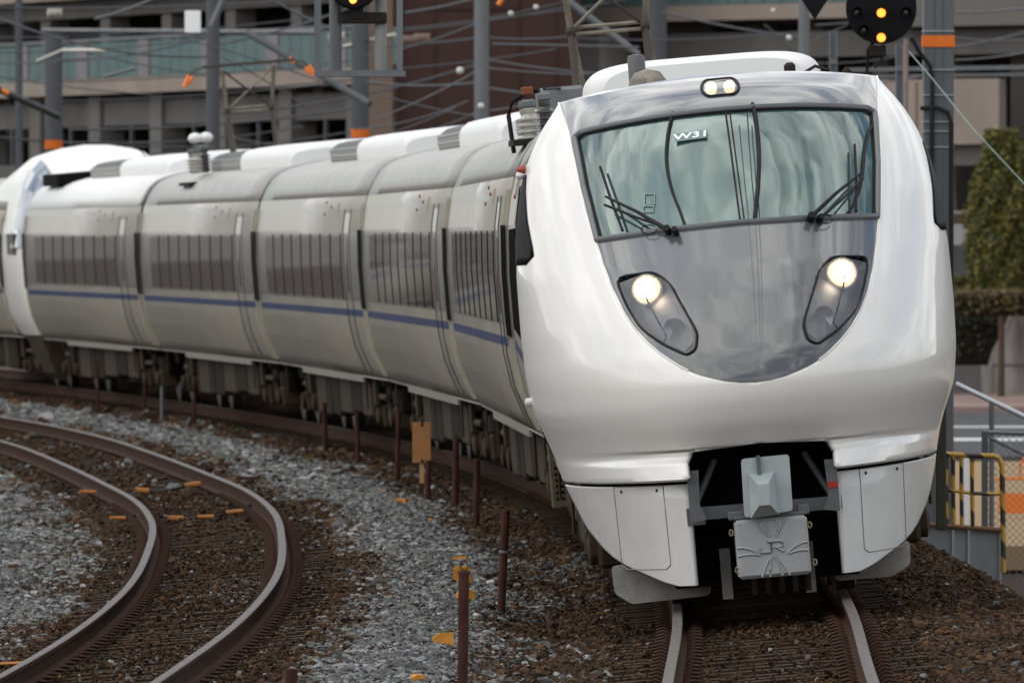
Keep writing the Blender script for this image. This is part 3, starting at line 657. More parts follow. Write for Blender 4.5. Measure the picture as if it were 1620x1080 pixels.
    for k in range(5): m.tube([(-.1+k*.09, .9, .24), (-.1+k*.09, .92, .08)], .02, 6)
    m.build('under_bay_pipe', iron, T)

def px2uv(x, y, roll=None):
    d = 1.
    for i in range(40):
        Y = NOY+d; p = Vector(((x-810)*Y/F, Y, CZ-(y-HY)*Y/F)); q = CAR1_INV @ p
        dd = S(max(-1.48, min(1.48, q.x)), max(.2, min(3.49, q.z))).y; d = .5*d+.5*dd
    return q.x, q.z
ROLL = R(4.8); NOX, NOY, NOZ = 1.742, 79.5, .066
CAR1 = Matrix.Translation((NOX, NOY, NOZ)) @ Matrix.Rotation(.0045, 4, 'Z') @ Matrix.Rotation(-ROLL, 4, 'Y'); CAR1_INV = CAR1.inverted()

def bogie(T, y):
    B = MB(); 
    for s in (-1, 1): B.box(s*.98-.06, s*.98+.06, y-1.35, y+1.35, .48, .62, bev=.02); B.box(s*.98-.11, s*.98+.11, y-.3, y+.3, .40, .80, bev=.03)
    B.box(-.95,.95, y-.25, y+.25, .40,.62)
    b = B.build('bogie', dusty, T, smooth=30)
    for q in (-1.05, 1.05):
        m = MB()
        for s in (-1,1): m.lathe([(.20,s*.40-.01),(.43,s*.50),(.46,s*.50),(.46,s*.53),(.43,s*.532),(.43,s*.63),(.40,s*.64),(.16,s*.60)], (0,y+q,.43), 24, 'x')
        m.tube([(-.95,y+q,.43),(.95,y+q,.43)], .08, 10); m.build('wheelset', wheelm, b, smooth=40)
        for s in (-1,1):
            m = MB(); m.box(s*.98-.13, s*.98+.13, y+q-.17, y+q+.17, .28,.56, bev=.03); m.lathe([(.11,0),(.11,s*.05),(.06,s*.07)], (s*1.11, y+q, .42), 12, 'x'); m.build('axle_box', dustyl, b, smooth=30)
            m = MB(); m.lathe([(.10,.56),(.13,.58),(.13,.74),(.10,.76)], (s*.98, y+q, 0), 12, 'z'); m.build('spring', iron, b, smooth=40)
    for s in (-1,1):
        m = MB(); m.lathe([(.10,.78),(.20,.80),(.23,.86),(.20,.92),(.1,.93)], (s*.95, y, 0), 16, 'z'); m.build('air_spring', iron, b, smooth=50)
        m = MB(); m.tube([(s*1.14,y-.7,.66),(s*1.14,y+.5,.66)], .04, 8); m.build('yaw_damper', dustyl, b, smooth=50)
def underfloor(T, seed, y0=5.0, y1=15.0):
    r = random.Random(seed); y = y0
    while y < y1:
        l = r.uniform(.9, 2.2); lo = r.uniform(.28,.42)
        for s in (-1, 1):
            m = MB(); m.box(min(s*.35,s*1.16), max(s*.35,s*1.16), y, y+l-.12, lo, .915, bev=.03); m.build('underfloor_box', dusty if r.random() < .6 else dustyl, T, smooth=30)
        y += l
    for s in (-1,1):
        for yy in (4.4, 15.6, 19.6): m = MB(); m.tube([(s*1.24,yy,.95),(s*1.25,yy,.50)], .013, 5); m.build('step_iron', dustyl, T)
    m = MB(); m.box(-.6,.6,1.2,18.8,.55,.9); m.build('underframe', black, T)
    for yy in (3.9,16.0):
        for s in (-1,1): m = MB(); m.box(s*1.15-.03, s*1.15+.03, yy, yy+.35, .55, .92, bev=.01); m.build('step_plate', dustyl, T)
def shell(T, y0, y1, white_to=None):
    m = MB(); side = [p for p in PROF if p[1] <= 3.11]
    for s in (-1,1): m.grid([[(s*u, y, v) for u, v in side] for y in (y0, y1)])
    m.grid([[(1.28,y,.92),(.6,y,.90),(-.6,y,.90),(-1.28,y,.92)] for y in (y0,y1)])
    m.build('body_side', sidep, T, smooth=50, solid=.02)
    top = [p for p in PROF if p[1] >= 3.10]; full = [(u,v) for u,v in top]+[(-u,v) for u,v in top[::-1][1:]]
    n = len(full); ys = np.linspace(y0, y1, 9); m = MB(); m.grid([[(u, y, v) for u, v in full] for y in ys]); m.build('roof', roofp, T, smooth=50, solid=.02)
    # end walls
    for y in (y0+.02, y1-.02):
        pts = [(u,y,v) for u,v in PROF]+[(-u,y,v) for u,v in PROF[::-1][1:]]; m = MB(); m.add(pts, [tuple(range(len(pts)))]); m.build('end_wall', iron, T, fixn=False)
BV = [1.86,2.0,2.2,2.4,2.55,2.665]
def side_details(T, y0, y1, doors, win0, nwin, pitch=1.84, front=True):
    for s in (-1,1):
        m = MB(); strip(m, [1.675,1.755], y0+.03, y1-.03, s, .003, thick=.002); m.build('blue_stripe', bluep, T, smooth=60)
        m = MB(); strip(m, BV, y0+.05, y1-.05, s, .004, thick=.003); m.build('window_band', bandp, T, smooth=60)
        me = None
        for k in range(nwin):
            y = win0+k*pitch; m = MB(); strip(m, [1.89,2.05,2.25,2.45,2.64], 0, pitch-.26, s, .009, thick=.004)
            if me is None: o = m.build('window_pane', paneg, T, smooth=60); me = o.data
            else: o = bpy.data.objects.new('window_pane', me); COL.objects.link(o); o.parent = T
            o.location = (0, y, 0)
            if k == 0: md = MB(); strip(md, [1.87,2.05,2.25,2.45,2.66], -.14, -.07, s, .014, thick=.01); dv = md.build('window_divider', dark, T); mdv = dv.data
            else: dv = bpy.data.objects.new('window_divider', mdv); COL.objects.link(dv); dv.parent = T
            dv.location = (0, y, 0)
        for yy in doors:
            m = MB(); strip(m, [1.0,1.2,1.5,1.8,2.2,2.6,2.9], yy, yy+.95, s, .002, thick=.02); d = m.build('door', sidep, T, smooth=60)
            m = MB(); strip(m, [1.95,2.3,2.6], yy+.38, yy+.56, s, .012, thick=.006); m.build('door_window', mat('door_window_dark', (.10,.035,.025), .2), d)
            for e in (-.06,.98): m = MB(); strip(m, [1.0,1.2,1.5,1.8,2.2,2.6,2.95], yy+e, yy+e+.05, s, .008, thick=.006); m.build('door_seal', dark, d)
        # cream gangway fairing edges with dark gap
        for yy in ((y0+.02, y1-.12) if front else (y1-.12,)):
            m = MB(); strip(m, [.98,1.15,1.4,1.62,1.85], yy+.02, yy+.075, s, .03, thick=.026); strip(m, [1.85,2.99], yy+.02, yy+.075, s, .03, thick=.026); m.build('end_fairing', cream, T, smooth=60)
            m = MB(); strip(m, [1.78,2.1,2.4,2.7], yy-.05 if yy < 5 else yy+.0, yy+.05 if yy < 5 else yy+.14, s, .042, thick=.02); m.build('end_seal', dark, T, smooth=60)
        # small twin vents
        for q in (0,.16): m = MB(); strip(m, [2.90,3.02], 4.2+y0+q, 4.25+y0+q, s, .02, thick=.02); m.build('vent_slot', cream, T)
        for (a, b) in ((5.5+y0,2.98),(6.6+y0,3.04),(6.6+y0,2.90)): m = MB(); m.lathe([(.018,0),(.018,s*.015),(.008,s*.02)], (s*prof_u(b), a, b), 8, 'x'); m.build('side_marker_lamp', mat('marker_red', (.25,.05,.04), .4), T)
        # skirt lip
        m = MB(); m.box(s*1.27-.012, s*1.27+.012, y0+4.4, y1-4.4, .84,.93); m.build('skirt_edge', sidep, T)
def roof_unit(T, y0, y1, g0, m_=None, h=.30, w=.80):
    m_ = m_ or acw
    def sec(yy, k=1.0, hh=1.0): return [(a*w*k, yy, 3.52+b*h*hh) for a, b in ((1,-.2),(1.0,.45),(.96,.72),(.86,.90),(.68,.98),(.35,1.03),(0,1.05),(-.35,1.03),(-.68,.98),(-.86,.90),(-.96,.72),(-1,.45),(-1,-.2))]
    m = MB(); secs = [sec(y0,.93,.72), sec(y0+.04,.965,.9), sec(y0+.14,1,1), sec(g0,1,1)]; m.grid(secs); m.add(secs[0], [tuple(range(13))])
    o = m.build('air_conditioner', m_, T, smooth=40)
    m = MB(); secs = [sec(g0,.95,.92), sec(y1-.1,.95,.92), sec(y1,.9,.8)]; m.grid(secs); m.add(secs[-1], [tuple(range(13))]); g = m.build('condenser_grille', grille, o, smooth=40)
    m = MB()
    yy = g0+.05
    while yy < y1-.12:
        for s in (-1,1): m.box(s*w*.955-.012, s*w*.955+.012, yy, yy+.05, 3.55, 3.52+h*.62)
        yy += .13
    for zz in (3.60,3.68):
        for s in (-1,1): m.box(s*w*.96-.014, s*w*.96+.014, g0+.04, y1-.12, zz, zz+.015)
    m.build('grille_bar', mat('grille_bar_pale', (.45,.45,.44), .6), g)
    return o
def insulators(T, u, y, n=3, dz=-.12):
    for k in range(n):
        m = MB(); prof = [(.045,3.50)]; uu = u+(k%2)*.15; hk = 4+(k % 2)
        for j in range(hk): z = 3.52+j*.052; prof += [(.05,z),(.085,z+.012),(.085,z+.026),(.05,z+.04)]
        z += .06; prof += [(.045,z),(.055,z+.01),(.055,z+.05),(.02,z+.055)]
        m.lathe(prof, (uu, y+.4*k, dz), 14, 'z'); o = m.build('roof_insulator', insul if k != 1 else insuld, T, smooth=50)
        m = MB(); m.box(uu-.06, uu+.06, y+.4*k-.06, y+.4*k+.06, z+.05+dz, z+.12+dz, bev=.015); m.build('terminal', mat('terminal_grey', (.14,.155,.16), .5, var=.3, vscale=9), o)
    m = MB(); m.box(u-.16,u+.30,y-.2,y+.4*n,3.36,3.41); m.build('insulator_base', iron, T)
def pantograph(T, y, label, du=0, dz=0):
    p = thing('pantograph', None, None, (du, y, dz)); p.parent = T; p['label'] = label
    hw = .335; fr = mat('pantograph_frame', (.30,.275,.225), .5, metal=.3, var=.5, vscale=5); fd = mat('pantograph_dark', (.05,.04,.032), .6, metal=.3)
    for s in (-1,1):
        m = MB(); m.tube([(s*hw,.0,3.66),(s*hw,.35,4.5)], .032, 6); m.build('lower_arm', fd, p, smooth=50); m = MB(); m.tube([(s*hw+.13,.9,3.66),(s*hw+.01,.36,4.5)], .026, 6); m.build('rear_arm', fr, p, smooth=50)
        m = MB(); m.tube([(s*hw,.35,4.5),(s*(hw+.06),.0,5.12)], .030, 6); m.build('upper_arm', fr, p, smooth=50)
        m = MB(); m.lathe([(.05,-.04),(.06,0),(.05,.04)], (s*hw,.35,4.5), 10, 'x'); m.build('hinge', fd, p)
        m = MB(); m.tube([(s*.66,-.1,5.17),(s*.82,-.1,5.14),(s*.93,-.1,5.02),(s*.98,-.1,4.93)], .014, 6); h = m.build('horn', fd, p, smooth=50)
        m = MB(); m.tube([(s*.90,-.1,5.07),(s*.995,-.1,4.90)], .034, 6); m.build('horn_tip', orange, h)
        m = MB(); m.lathe([(.06,3.52),(.09,3.56),(.06,3.6),(.09,3.63),(.05,3.67)], (s*hw,.0,0), 12, 'z'); m.build('base_insulator', iron, p, smooth=50)
    for z in (4.47, 4.53): m = MB(); m.tube([(-hw-.02,.35,z),(hw+.02,.35,z)], .019, 6); m.build('cross_tube', fr, p)
    m = MB(); m.tube([(-hw,.35,4.5),(hw+.05,.03,5.1)], .017, 5); m.build('diagonal_brace', fr, p); m = MB(); m.tube([(hw,.35,4.5),(-hw-.05,.03,5.1)], .017, 5); m.build('diagonal_brace', fd, p)
    for z, yy in ((5.17,-.16),(5.17,-.02)): m = MB(); m.box(-.68,.68,yy-.02,yy+.02,z-.02,z+.025, bev=.005); m.build('contact_strip', fd, p)

def rot_for(x0, y0, x1, y1): return math.atan2(-(x1-x0), y1-y0)
def place(T, x0, y0, x1, y1):
    hd = rot_for(x0, y0, x1, y1); T.matrix_world = Matrix.Translation((x0, y0, ZR)) @ Matrix.Rotation(hd, 4, 'Z') @ Matrix.Rotation(-ROLL, 4, 'Y')
# --- leading car
T1 = thing('train_car', 'leading white express car with grey bullet nose and lit headlights', 'train car', group='coupled cars of the express train')
T1.matrix_world = CAR1
make_nose(T1)
shell(T1, 4.0, 20.2); side_details(T1, 4.05, 20.2, [4.6], 6.6, 6, front=False); bogie(T1, 4.1); bogie(T1, 17.2); underfloor(T1, 1, 6.2, 15)
m = MB(); m.box(-1.30,-1.03,18.6,19.3,.36,.90, bev=.012); pb = m.build('perforated_box', mat('box_olive', (.13,.105,.07), .7, var=.3, vscale=6), T1, smooth=30, label='olive box with rows of round holes')
for a in range(5):
    for b in range(8): m = MB(); m.lathe([(.014,-.004),(.014,.004)], (-1.25+a*.045, 18.598, .44+b*.05), 8, 'y'); m.build('hole', black, pb)
# roof items of leading car
m = MB(); g = []
for q, k in ((0,.84),(.03,.93),(.12,.985),(.3,1.0),(1.6,1.0)):
    row = []
    for a in np.linspace(0, math.pi, 29):
        ca, sa = math.cos(a), math.sin(a); uu = abs(ca)**.42*(1 if ca > 0 else -1); row.append((uu*.86*k-.03, 7.0+q, 3.50+abs(sa)**.50*(.285 if q > .05 else .24)+.0*ca))
    g.append(row)
m.grid(g); m.add(g[0], [tuple(range(29))]); m.add(g[-1], [tuple(range(29))]); m.build('roof_fairing', acw, T1, smooth=50)
u0_ = -.36
m = MB(); m.lathe([(.15,3.52),(.148,3.56),(.13,3.64),(.09,3.70),(.0,3.725)], (-.47,4.7,-.03), 20, 'z'); m.build('horn_dome', mat('dirty_dome', (.33,.31,.26), .7, col2=(.12,.11,.09), vscale=9), T1, smooth=60)
m = MB(); m.lathe([(.062,3.52),(.062,3.80),(.052,3.825),(.0,3.83)], (-.53,5.2,-.02), 18, 'z'); m.build('roof_antenna', mat('antenna_grey', (.09,.095,.092), .5), T1, smooth=50)
m = MB(); m.box(.50,.58,5.0,5.1,3.53,3.66, bev=.02); m.box(.68,.80,5.0,5.1,3.52,3.58, bev=.01); m.tube([(.62,5.05,3.57),(.72,5.05,3.62),(.82,5.05,3.58)], .012, 5); m.build('roof_bracket', iron, T1)
m = MB(); m.tube([(.93,5.2,3.55),(.96,5.2,3.58)], .03, 8); m.build('roof_knob', iron, T1)
for q in (3.02, 1.45): m = MB(); m.lathe([(.02,0),(.028,-.02),(.028,-.05),(.01,-.06)], (-prof_u(q), 3.9, q), 8, 'x'); m.build('side_knob', acw, T1)
m = MB(); m.lathe([(.03,0),(.035,-.02),(.025,-.05),(.01,-.06)], (-prof_u(3.06)-.0, 3.9, 3.06), 10, 'x'); m.build('side_lamp_red', mat('side_red', (.30,.04,.03), .4), T1)
# --- intermediate cars
JO = [(100.4,1.63),(121,1.02),(141.5,-.10),(162,-1.80),(182.5,-4.02),(203,-6.62),(223.8,-9.7)]
def make_car():
    T = thing('train_car', 'x', 'train car', group='coupled cars of the express train')
    shell(T, 0.0, 20.0); side_details(T, 0, 20.0, [2.0], 1.6+1.95, 8, 1.84); bogie(T, 3.0); bogie(T, 17.0); underfloor(T, 5)
    m = MB(); m.box(-.55,.55,-.45,.0,1.0,3.1); m.build('gangway_bellows', rubber, T)
    m = MB(); m.box(-1.26,1.26,-.34,-.02,1.05,2.98, bev=.05); m.build('gangway_hood', sidep, T)
    return T
C2 = make_car()
labels = {2: 'second car of the express train, directly behind the bullet-nosed car', 3: 'third car of the express train, weathered grey roof unit then white one', 4: 'fourth car of the train, midway along the curve', 5: 'fifth car of the train, carrying the far pantograph', 6: 'sixth car of the train, coupled to the second domed nose'}
cars = {2: C2}
for k in (3,4,5,6): cars[k] = copy_tree(C2)
for k, c in cars.items():
    (a, b), (a2, b2) = JO[k-2], JO[k-1]; c['label'] = labels[k]; place(c, b, a, b2, a2)
    if k == 2: roof_unit(c, 6.5, 17.5, 12.0, acb, .26)
    else:
        roof_unit(c, 1.5, 14.5, 9.0)
pantograph(C2, 7.2, 'near pantograph with crossed braces, top cut by the frame', -.18, -.12); pantograph(cars[5], 17.6, 'far pantograph with orange horn tips', .17, -.08)
insulators(C2, -1.17, .6, 3); insulators(cars[5], -1.12, 12.6, 4, .03)
m = MB(); m.box(-1.03,-.62,2.4,3.0,3.47,3.84, bev=.03); o = m.build('junction_box', mat('junction_grey', (.15,.155,.165), .5, var=.2), C2, smooth=30)
m = MB(); m.tube([(-1.30,1.4,3.3),(-1.32,1.4,3.62),(-1.28,1.4,3.74),(-1.16,1.4,3.80),(-1.05,1.3,3.81)], .022, 6); m.build('high_voltage_cable', cablem, C2, smooth=60)
m = MB(); m.box(-1.2,-1.1,1.2,1.35,3.78,3.85, bev=.01); m.build('cable_terminal', mat('copper_rust', (.20,.07,.04), .6), C2)
m = MB(); m.tube([(-1.0,1.4,3.82),(-.5,4.5,3.84),(-.3,7.0,3.76)], .014, 5); m.build('busbar', cablem, C2)
for q in ((-1.12,12.6),(-.86,13.8)):
    m = MB(); m.lathe([(.02,3.96),(.08,3.98),(.11,4.04),(.07,4.10),(.0,4.12)], (q[0], q[1], 0), 14, 'z'); m.build('arrester_cap', acw, cars[5], smooth=60)
m = MB(); strip(m, [3.0,3.1], 9, 19.9, -1, .01, thick=.01); 
# white rear roof of car 6
top = [(u+.004, v+.006) for u, v in PROF if v >= 3.10]; full = top+[(-u,v) for u,v in top[::-1][1:]]
m = MB(); m.grid([[(u, y, v) for u, v in full] for y in (.3, 20.0)]); m.build('white_cab_roof', acw, cars[6], smooth=50, solid=.004)
# --- seventh car: raised gangway cab of the rear unit
T7 = thing('train_car', 'seventh car at the left edge, its white domed cab rising above the roofs', 'train car', group='coupled cars of the express train')
place(T7, JO[5][1], JO[5][0], JO[6][1], JO[6][0])
shell(T7, 3.2, 20.0); side_details(T7, 3.2, 20.0, [], 7.5, 6); bogie(T7, 3.0); bogie(T7, 17.0); underfloor(T7, 9)
m = MB(); g = []
for y, hh, kk, lo in ((.15,3.35,.78,.92),(.35,3.65,.90,.92),(.8,3.92,.97,.92),(1.4,4.05,1,.92),(2.4,4.10,1,.92),(3.6,4.06,1,.92),(5.0,3.92,1,3.1),(6.6,3.72,1,3.1),(8.2,3.58,1,3.1)):
    row = []
    half = [(1.26,.95),(1.34,1.1),(1.43,1.35),(1.49,1.8),(1.49,2.3),(1.44,2.75),(1.34,3.10),(1.22,3.10+(hh-3.1)*.38),(1.05,3.1+(hh-3.1)*.68),(.80,3.1+(hh-3.1)*.88),(.4,3.1+(hh-3.1)*.97),(0,hh)]
    if lo > 3: half = [(1.36 if u > 1.34 else u, max(v, 3.08)) for u, v in half]
    row = [(u*kk, y, v) for u, v in half]+[(-u*kk, y, v) for u, v in half[::-1][1:]]; g.append(row)
m.grid(g); m.add(g[0], [tuple(range(len(g[0])))]); m.build('cab_dome', white, T7, smooth=50)
for s in (-1,1):
    m = MB(); m.grid([[(s*1.495,1.1,2.35),(s*1.475,1.1,2.70)],[(s*1.50,2.2,2.35),(s*1.48,2.2,2.70)]]); m.build('cab_side_window', paneg, T7, solid=.01)
    m = MB(); g = []
    for y in np.linspace(.30, 1.5, 7):
        hh = float(np.interp(y, (.15,.35,.8,1.4,2.4), (3.35,3.65,3.92,4.05,4.10))); kk = float(np.interp(y, (.15,.35,.8,1.4), (.78,.90,.97,1)))
        half = [(1.49,2.45),(1.44,2.75),(1.34,3.10),(1.22,3.10+(hh-3.1)*.38),(1.05,3.1+(hh-3.1)*.68),(.86,3.1+(hh-3.1)*.85)]
        g.append([(s*(u*kk+.02), y-.03, v+.012) for u, v in half])
    m.grid(g); m.build('cab_front_window', mat('sky_blue_glass', (.10,.14,.19), .08, coat=1, metal=.4), T7, solid=.01)
m = MB(); m.prism([(-.9,.92),(.9,.92),(.75,.35),(.6,.12),(-.6,.12),(-.75,.35)], .3, .5); m.build('front_skirt', dustyl, T7)
m = MB(); m.prism([(-1.28,.92),(-.82,.92),(-.80,.30),(-.95,.18),(-1.08,.3)], -.15, 2.2); m.build('cab_corner_skirt', dustyl, T7)
m = MB(); m.box(-1.22,-.45,15.6,18.4,3.46,3.66, bev=.02); m.build('dark_roof_box', black, cars[6])  # plain black box in place of a dark opening by the dome
m = MB(); m.box(-.95,.95,-.5,.2,.7,1.0); m.build('coupler', iron, T7)
# ================================================================== lineside posts and markers
def gz(X, Y): return float(ground(X, Y))
def solveY(x, y):      # where does the pixel's ray meet the ballast
    Y = 60.
    while Y < 240:
        p = Wp(x, y, Y)
        if p.z <= gz(p.x, Y)+.02: return Y
        Y += .1
    return Y
posts = [(731,1120,905,17,'ring'),(792,976,808,13,'ring2'),(753,831,728,10,'ring'),(720,803,697,10,'ring'),(677,792,728,9,None),(628,765,650,8,None),(567,737,652,7,None),(515,720,636,8,None),(459,1130,1057,20,None),(307,676,598,5,None),(228,657,585,5,None),(155,650,570,4,None)]
plab = ['thick rusty post in the foreground beside the orange marker stub', 'tall rusty post with collar nearest the train nose', 'leaning rusty post with ring top behind the tall collared post', 'rusty post right of the tan sign board', 'short dark post standing behind the tan sign board', 'rusty post left of the tan sign board', 'rusty post second left of the tan sign board', 'rusty post third left of the tan sign board, below the fourth car', 'stub of a dark post cut by the bottom edge of the photo', 'thin far rusty post right of the pale far post', 'thin far rusty post left of the pale far post', 'thinnest far rusty post near the left edge']
for (x, yb, yt, wpx, kind), lb in zip(posts, plab):
    Y = solveY(x, yb) if yb < 1080 else (66.5 if x == 731 else 65.5)
    b = Wp(x, yb, Y); tz = Wp(x, yt, Y).z; r = wpx*Y/F/2; t = thing('rusty_post', lb, 'post', (b.x, b.y, b.z-.05), group='rusty posts beside the train track')
    lean = random.Random(x).uniform(-.03,.03)
    if x == 792: lean = .045
    t.rotation_euler = (0, lean, 0)
    m = MB(); h = tz-b.z+.05; m.tube([(0,0,-.2),(0,0,h*.5),(0,0,h)], r, 12); m.build('pipe', rustpost, t, smooth=50)
    if kind:
        m = MB(); m.lathe([(r*1.15,h-.01),(r*1.15,h+.005),(r*.9,h+.012)], (0,0,0), 12, 'z'); m.build('cap', clipm, t, smooth=50)
        m = MB(); m.tube([(r*.7*math.cos(a), 0, h+.012+r*.8+r*.8*math.sin(a)) for a in np.linspace(0,6.28,12)], .004, 5); m.build('ring', clipm, t)
    if kind == 'ring2':
        m = MB(); m.lathe([(r*1.2,h-.30),(r*1.25,h-.29),(r*1.2,h-.28)], (0,0,0), 12, 'z'); m.build('collar', galv, t)
b = Wp(256, 668, solveY(256, 668)); t = thing('pale_post', 'pale grey thin post among the far rusty posts', 'post', b); m = MB(); m.tube([(0,0,-.1),(0,0,.55)], .024, 8); m.build('pipe', galv, t); m = MB(); m.tube([(0,0,.55),(0,0,.58)], .03, 8); m.build('cap', clipm, t)
# tan sign board
Y = solveY(668, 783); b = Wp(668, 783, Y); s_ = F/Y; t = thing('lineside_sign', 'blank tan sign board on a short wooden stake', 'sign', (b.x, b.y-.3, b.z))
m = MB(); m.box(-15/s_, 14/s_, -.01, .01, 52/s_, 116/s_, bev=.004); bd = m.build('board', tanboard, t)
for (a, c) in ((-.5,55),(-.5,113)): m = MB(); m.box(-.012,.012,-.02,-.008,(c-3)/s_,(c+3)/s_); m.build('bolt', iron, bd)
m = MB(); m.box(-4/s_, 3/s_, .012, .04, 20/s_, 100/s_); m.build('stake', mat('stake_tan', (.45,.27,.12), .8), t); m = MB(); m.box(-4/s_, 3/s_, .012, .04, -.05, 20/s_); m.build('stake_foot', rustpost, t)
# orange markers lying on the ballast
mk = [(702,1010,32,20,'orange block lying by the foreground post'),(727,884,23,9,'small flat orange block above the broken orange box'),(634,793,20,9,'small orange block left of the tan sign post foot'),(606,776,12,5,'tiny orange block furthest left in the ballast'),(677,822,16,5,'sliver of orange marker in the brown stones'),(736,942,26,18,'orange chip right of the foreground post top'),(660,1072,18,12,'orange fragment at the bottom edge')]
for (x, y, wpx, hpx, lb) in mk:
    Y = solveY(x, y+hpx/2); p = Wp(x, y+hpx/2, Y); s_ = F/Y; m = MB(); a = wpx/s_/2; hh = hpx/s_
    m.prism([(-a,-.02),(a,-.03),(a*.98,hh*.95),(-a*.3,hh),(-a,hh*.72)], -.05, .05); o = m.build('orange_marker', ochre, label=lb, cat='marker', group='orange markers in the ballast'); o.location = p; o.rotation_euler = (random.uniform(-.1,.1), random.uniform(-.15,.15), random.uniform(-.3,.3))
Y = solveY(732, 922); p = Wp(732, 922, Y); s_ = F/Y; t = thing('orange_cable_box', 'broken orange box open at the top behind the foreground post', 'cable box', p)
m = MB(); m.box(-15/s_,12/s_,-.05,-.04,-.02,24/s_); m.build('front_plate', ochre, t); m = MB(); m.prism([(12/s_,-.02),(16/s_,0),(10/s_,26/s_),(6/s_,26/s_)], -.04, .1); m.build('side_plate', ochre, t); m = MB(); m.box(-12/s_,6/s_,-.035,.02,24/s_,27/s_); m.build('lid', ochre, t)
# white litter
for (x, y, r_, lb) in ((753,978,.03,'small white pebble-like litter left of the tall collared post'),(782,929,.025,'pale pipe offcut beside the tall collared post'),(30,836,.03,'pale flat litter in the stones left of the empty track')):
    Y = solveY(x, y); p = Wp(x, y, Y); m = MB()
    if x == 782: m.tube([(-.06,0,.03),(.0,0,.045)], .02, 8)
    else: m.lathe([(.5*r_,-.02),(r_,0),(r_*.8,.02),(.2*r_,.03)], (0,0,.01), 9)
    o = m.build('litter', mat('litter_white', (.6,.58,.5), .6, var=.2), label=lb, cat='litter'); o.location = p
# orange bond bars on the left track
bars = [(143,784,34,7,-.03),(192,826,38,7,.02),(226,782,22,9,-.1),(306,773,24,9,.25),(278,827,26,9,-.05),(326,824,26,7,.05),(372,816,26,7,.2),(394,763,30,8,.05),(18,1060,40,6,.1)]
blab = ['orange bar outside the inner rail, furthest away', 'orange bar outside the inner rail, nearer of two', 'orange bar by the inner rail in the farther cross row', 'orange bar by the outer rail in the farther cross row', 'orange block by the inner rail in the nearer cross row', 'orange bar in the middle of the nearer cross row', 'orange bar by the outer rail in the nearer cross row', 'dull red bar just outside the outer rail', 'thin orange sliver by the inner rail at the left bottom corner']
for (x, y, wpx, hpx, rt), lb in zip(bars, blab):
    Y = solveY(x, y+3); p = Wp(x, y+3, Y); s_ = F/Y; m = MB(); m.box(-wpx/s_/2, wpx/s_/2, -.05, .05, 0, hpx/s_*.7, bev=.006)
    o = m.build('bond_bar_cover', mat('bond_orange', (.50,.20,.06), .7, var=.4, vscale=8) if 'dull' not in lb else rustpost, label=lb, cat='cable cover', group='orange cable covers across the empty track'); o.location = p+Vector((0,0,.05)); o.rotation_euler = (0, -rt*.5, rt)
cabl = iter(['by the far orange bar outside the inner rail', 'by the near orange bar outside the inner rail', 'joining the two bars of the farther cross row', 'ending at the outer rail in the farther row', 'between the middle and outer bars of the nearer row', 'ending at the outer rail in the nearer row'])
for pa in ([(160,785),(170,781),(178,786)],[(205,826),(214,822),(228,826)],[(240,782),(262,783),(294,776)],[(316,770),(330,766),(338,764)],[(340,824),(358,820)],[(384,812),(400,806),(408,804)]):
    m = MB(); pp = []
    for x, y in pa: Y = solveY(x, y+3); pp.append(Wp(x, y+3, Y)+Vector((0,0,.07)))
    m.tube(pp, .012, 5); m.build('bond_cable', cablem, label='black bond cable '+next(cabl), cat='cable', group='bond cables on the empty track')

# ================================================================== background buildings
def facade(T, P0, P1, parts):
    """helper frame: returns matrix with X along the wall, Y into it, Z up"""
def frame(P0, P1):
    d = Vector((P1[0]-P0[0], P1[1]-P0[1], 0)); L_ = d.length; d.normalize(); n = Vector((-d.y, d.x, 0))
    if n.y < 0: n = -n
    return Matrix(((d.x, n.x, 0, P0[0]), (d.y, n.y, 0, P0[1]), (0,0,1,0), (0,0,0,1))), L_
# left car park
def XY(x, s): return ((x-810)/s, F/s)
sA = lambda x: 54.4+.0096*x
P0 = XY(-140, sA(-140)); P1 = XY(592, sA(592)); MF, LF = frame(P0, P1)
T = thing('car_park_building', 'multi-storey car park with green glass parapets behind the train at left', 'building'); T.matrix_world = MF
def prt(name, m_, boxes, par, bev=0, label=None):
    m = MB(); [m.box(*b, bev=bev) for b in boxes]; return m.build(name, m_, par, label=label)
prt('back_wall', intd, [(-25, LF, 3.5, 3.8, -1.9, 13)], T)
for z0, z1, y0, m_ in ((6.64,7.08,-.5,concl),(9.35,9.8,-.5,concl),(11.9,12.4,-.5,concl),(3.6,4.0,-.3,concg)):
    prt('floor_slab', m_, [(0, LF, y0, 3.4, z0, z1)], T)
prt('spandrel', concg, [(0, LF, .0, .3, 5.75, 6.45)], T); prt('spandrel', concg, [(0, LF, .0, .3, 4.0, 4.7)], T); prt('upper_beam', concg, [(0, LF, .1, .5, 8.85, 9.35)], T); prt('base_wall', concg, [(0, LF, 0, .3, -1.9, 3.6)], T)
x = 1.5; k = 0
colm = mat('pillar_grey', (.16,.15,.14), .85, var=.2, vscale=.8)
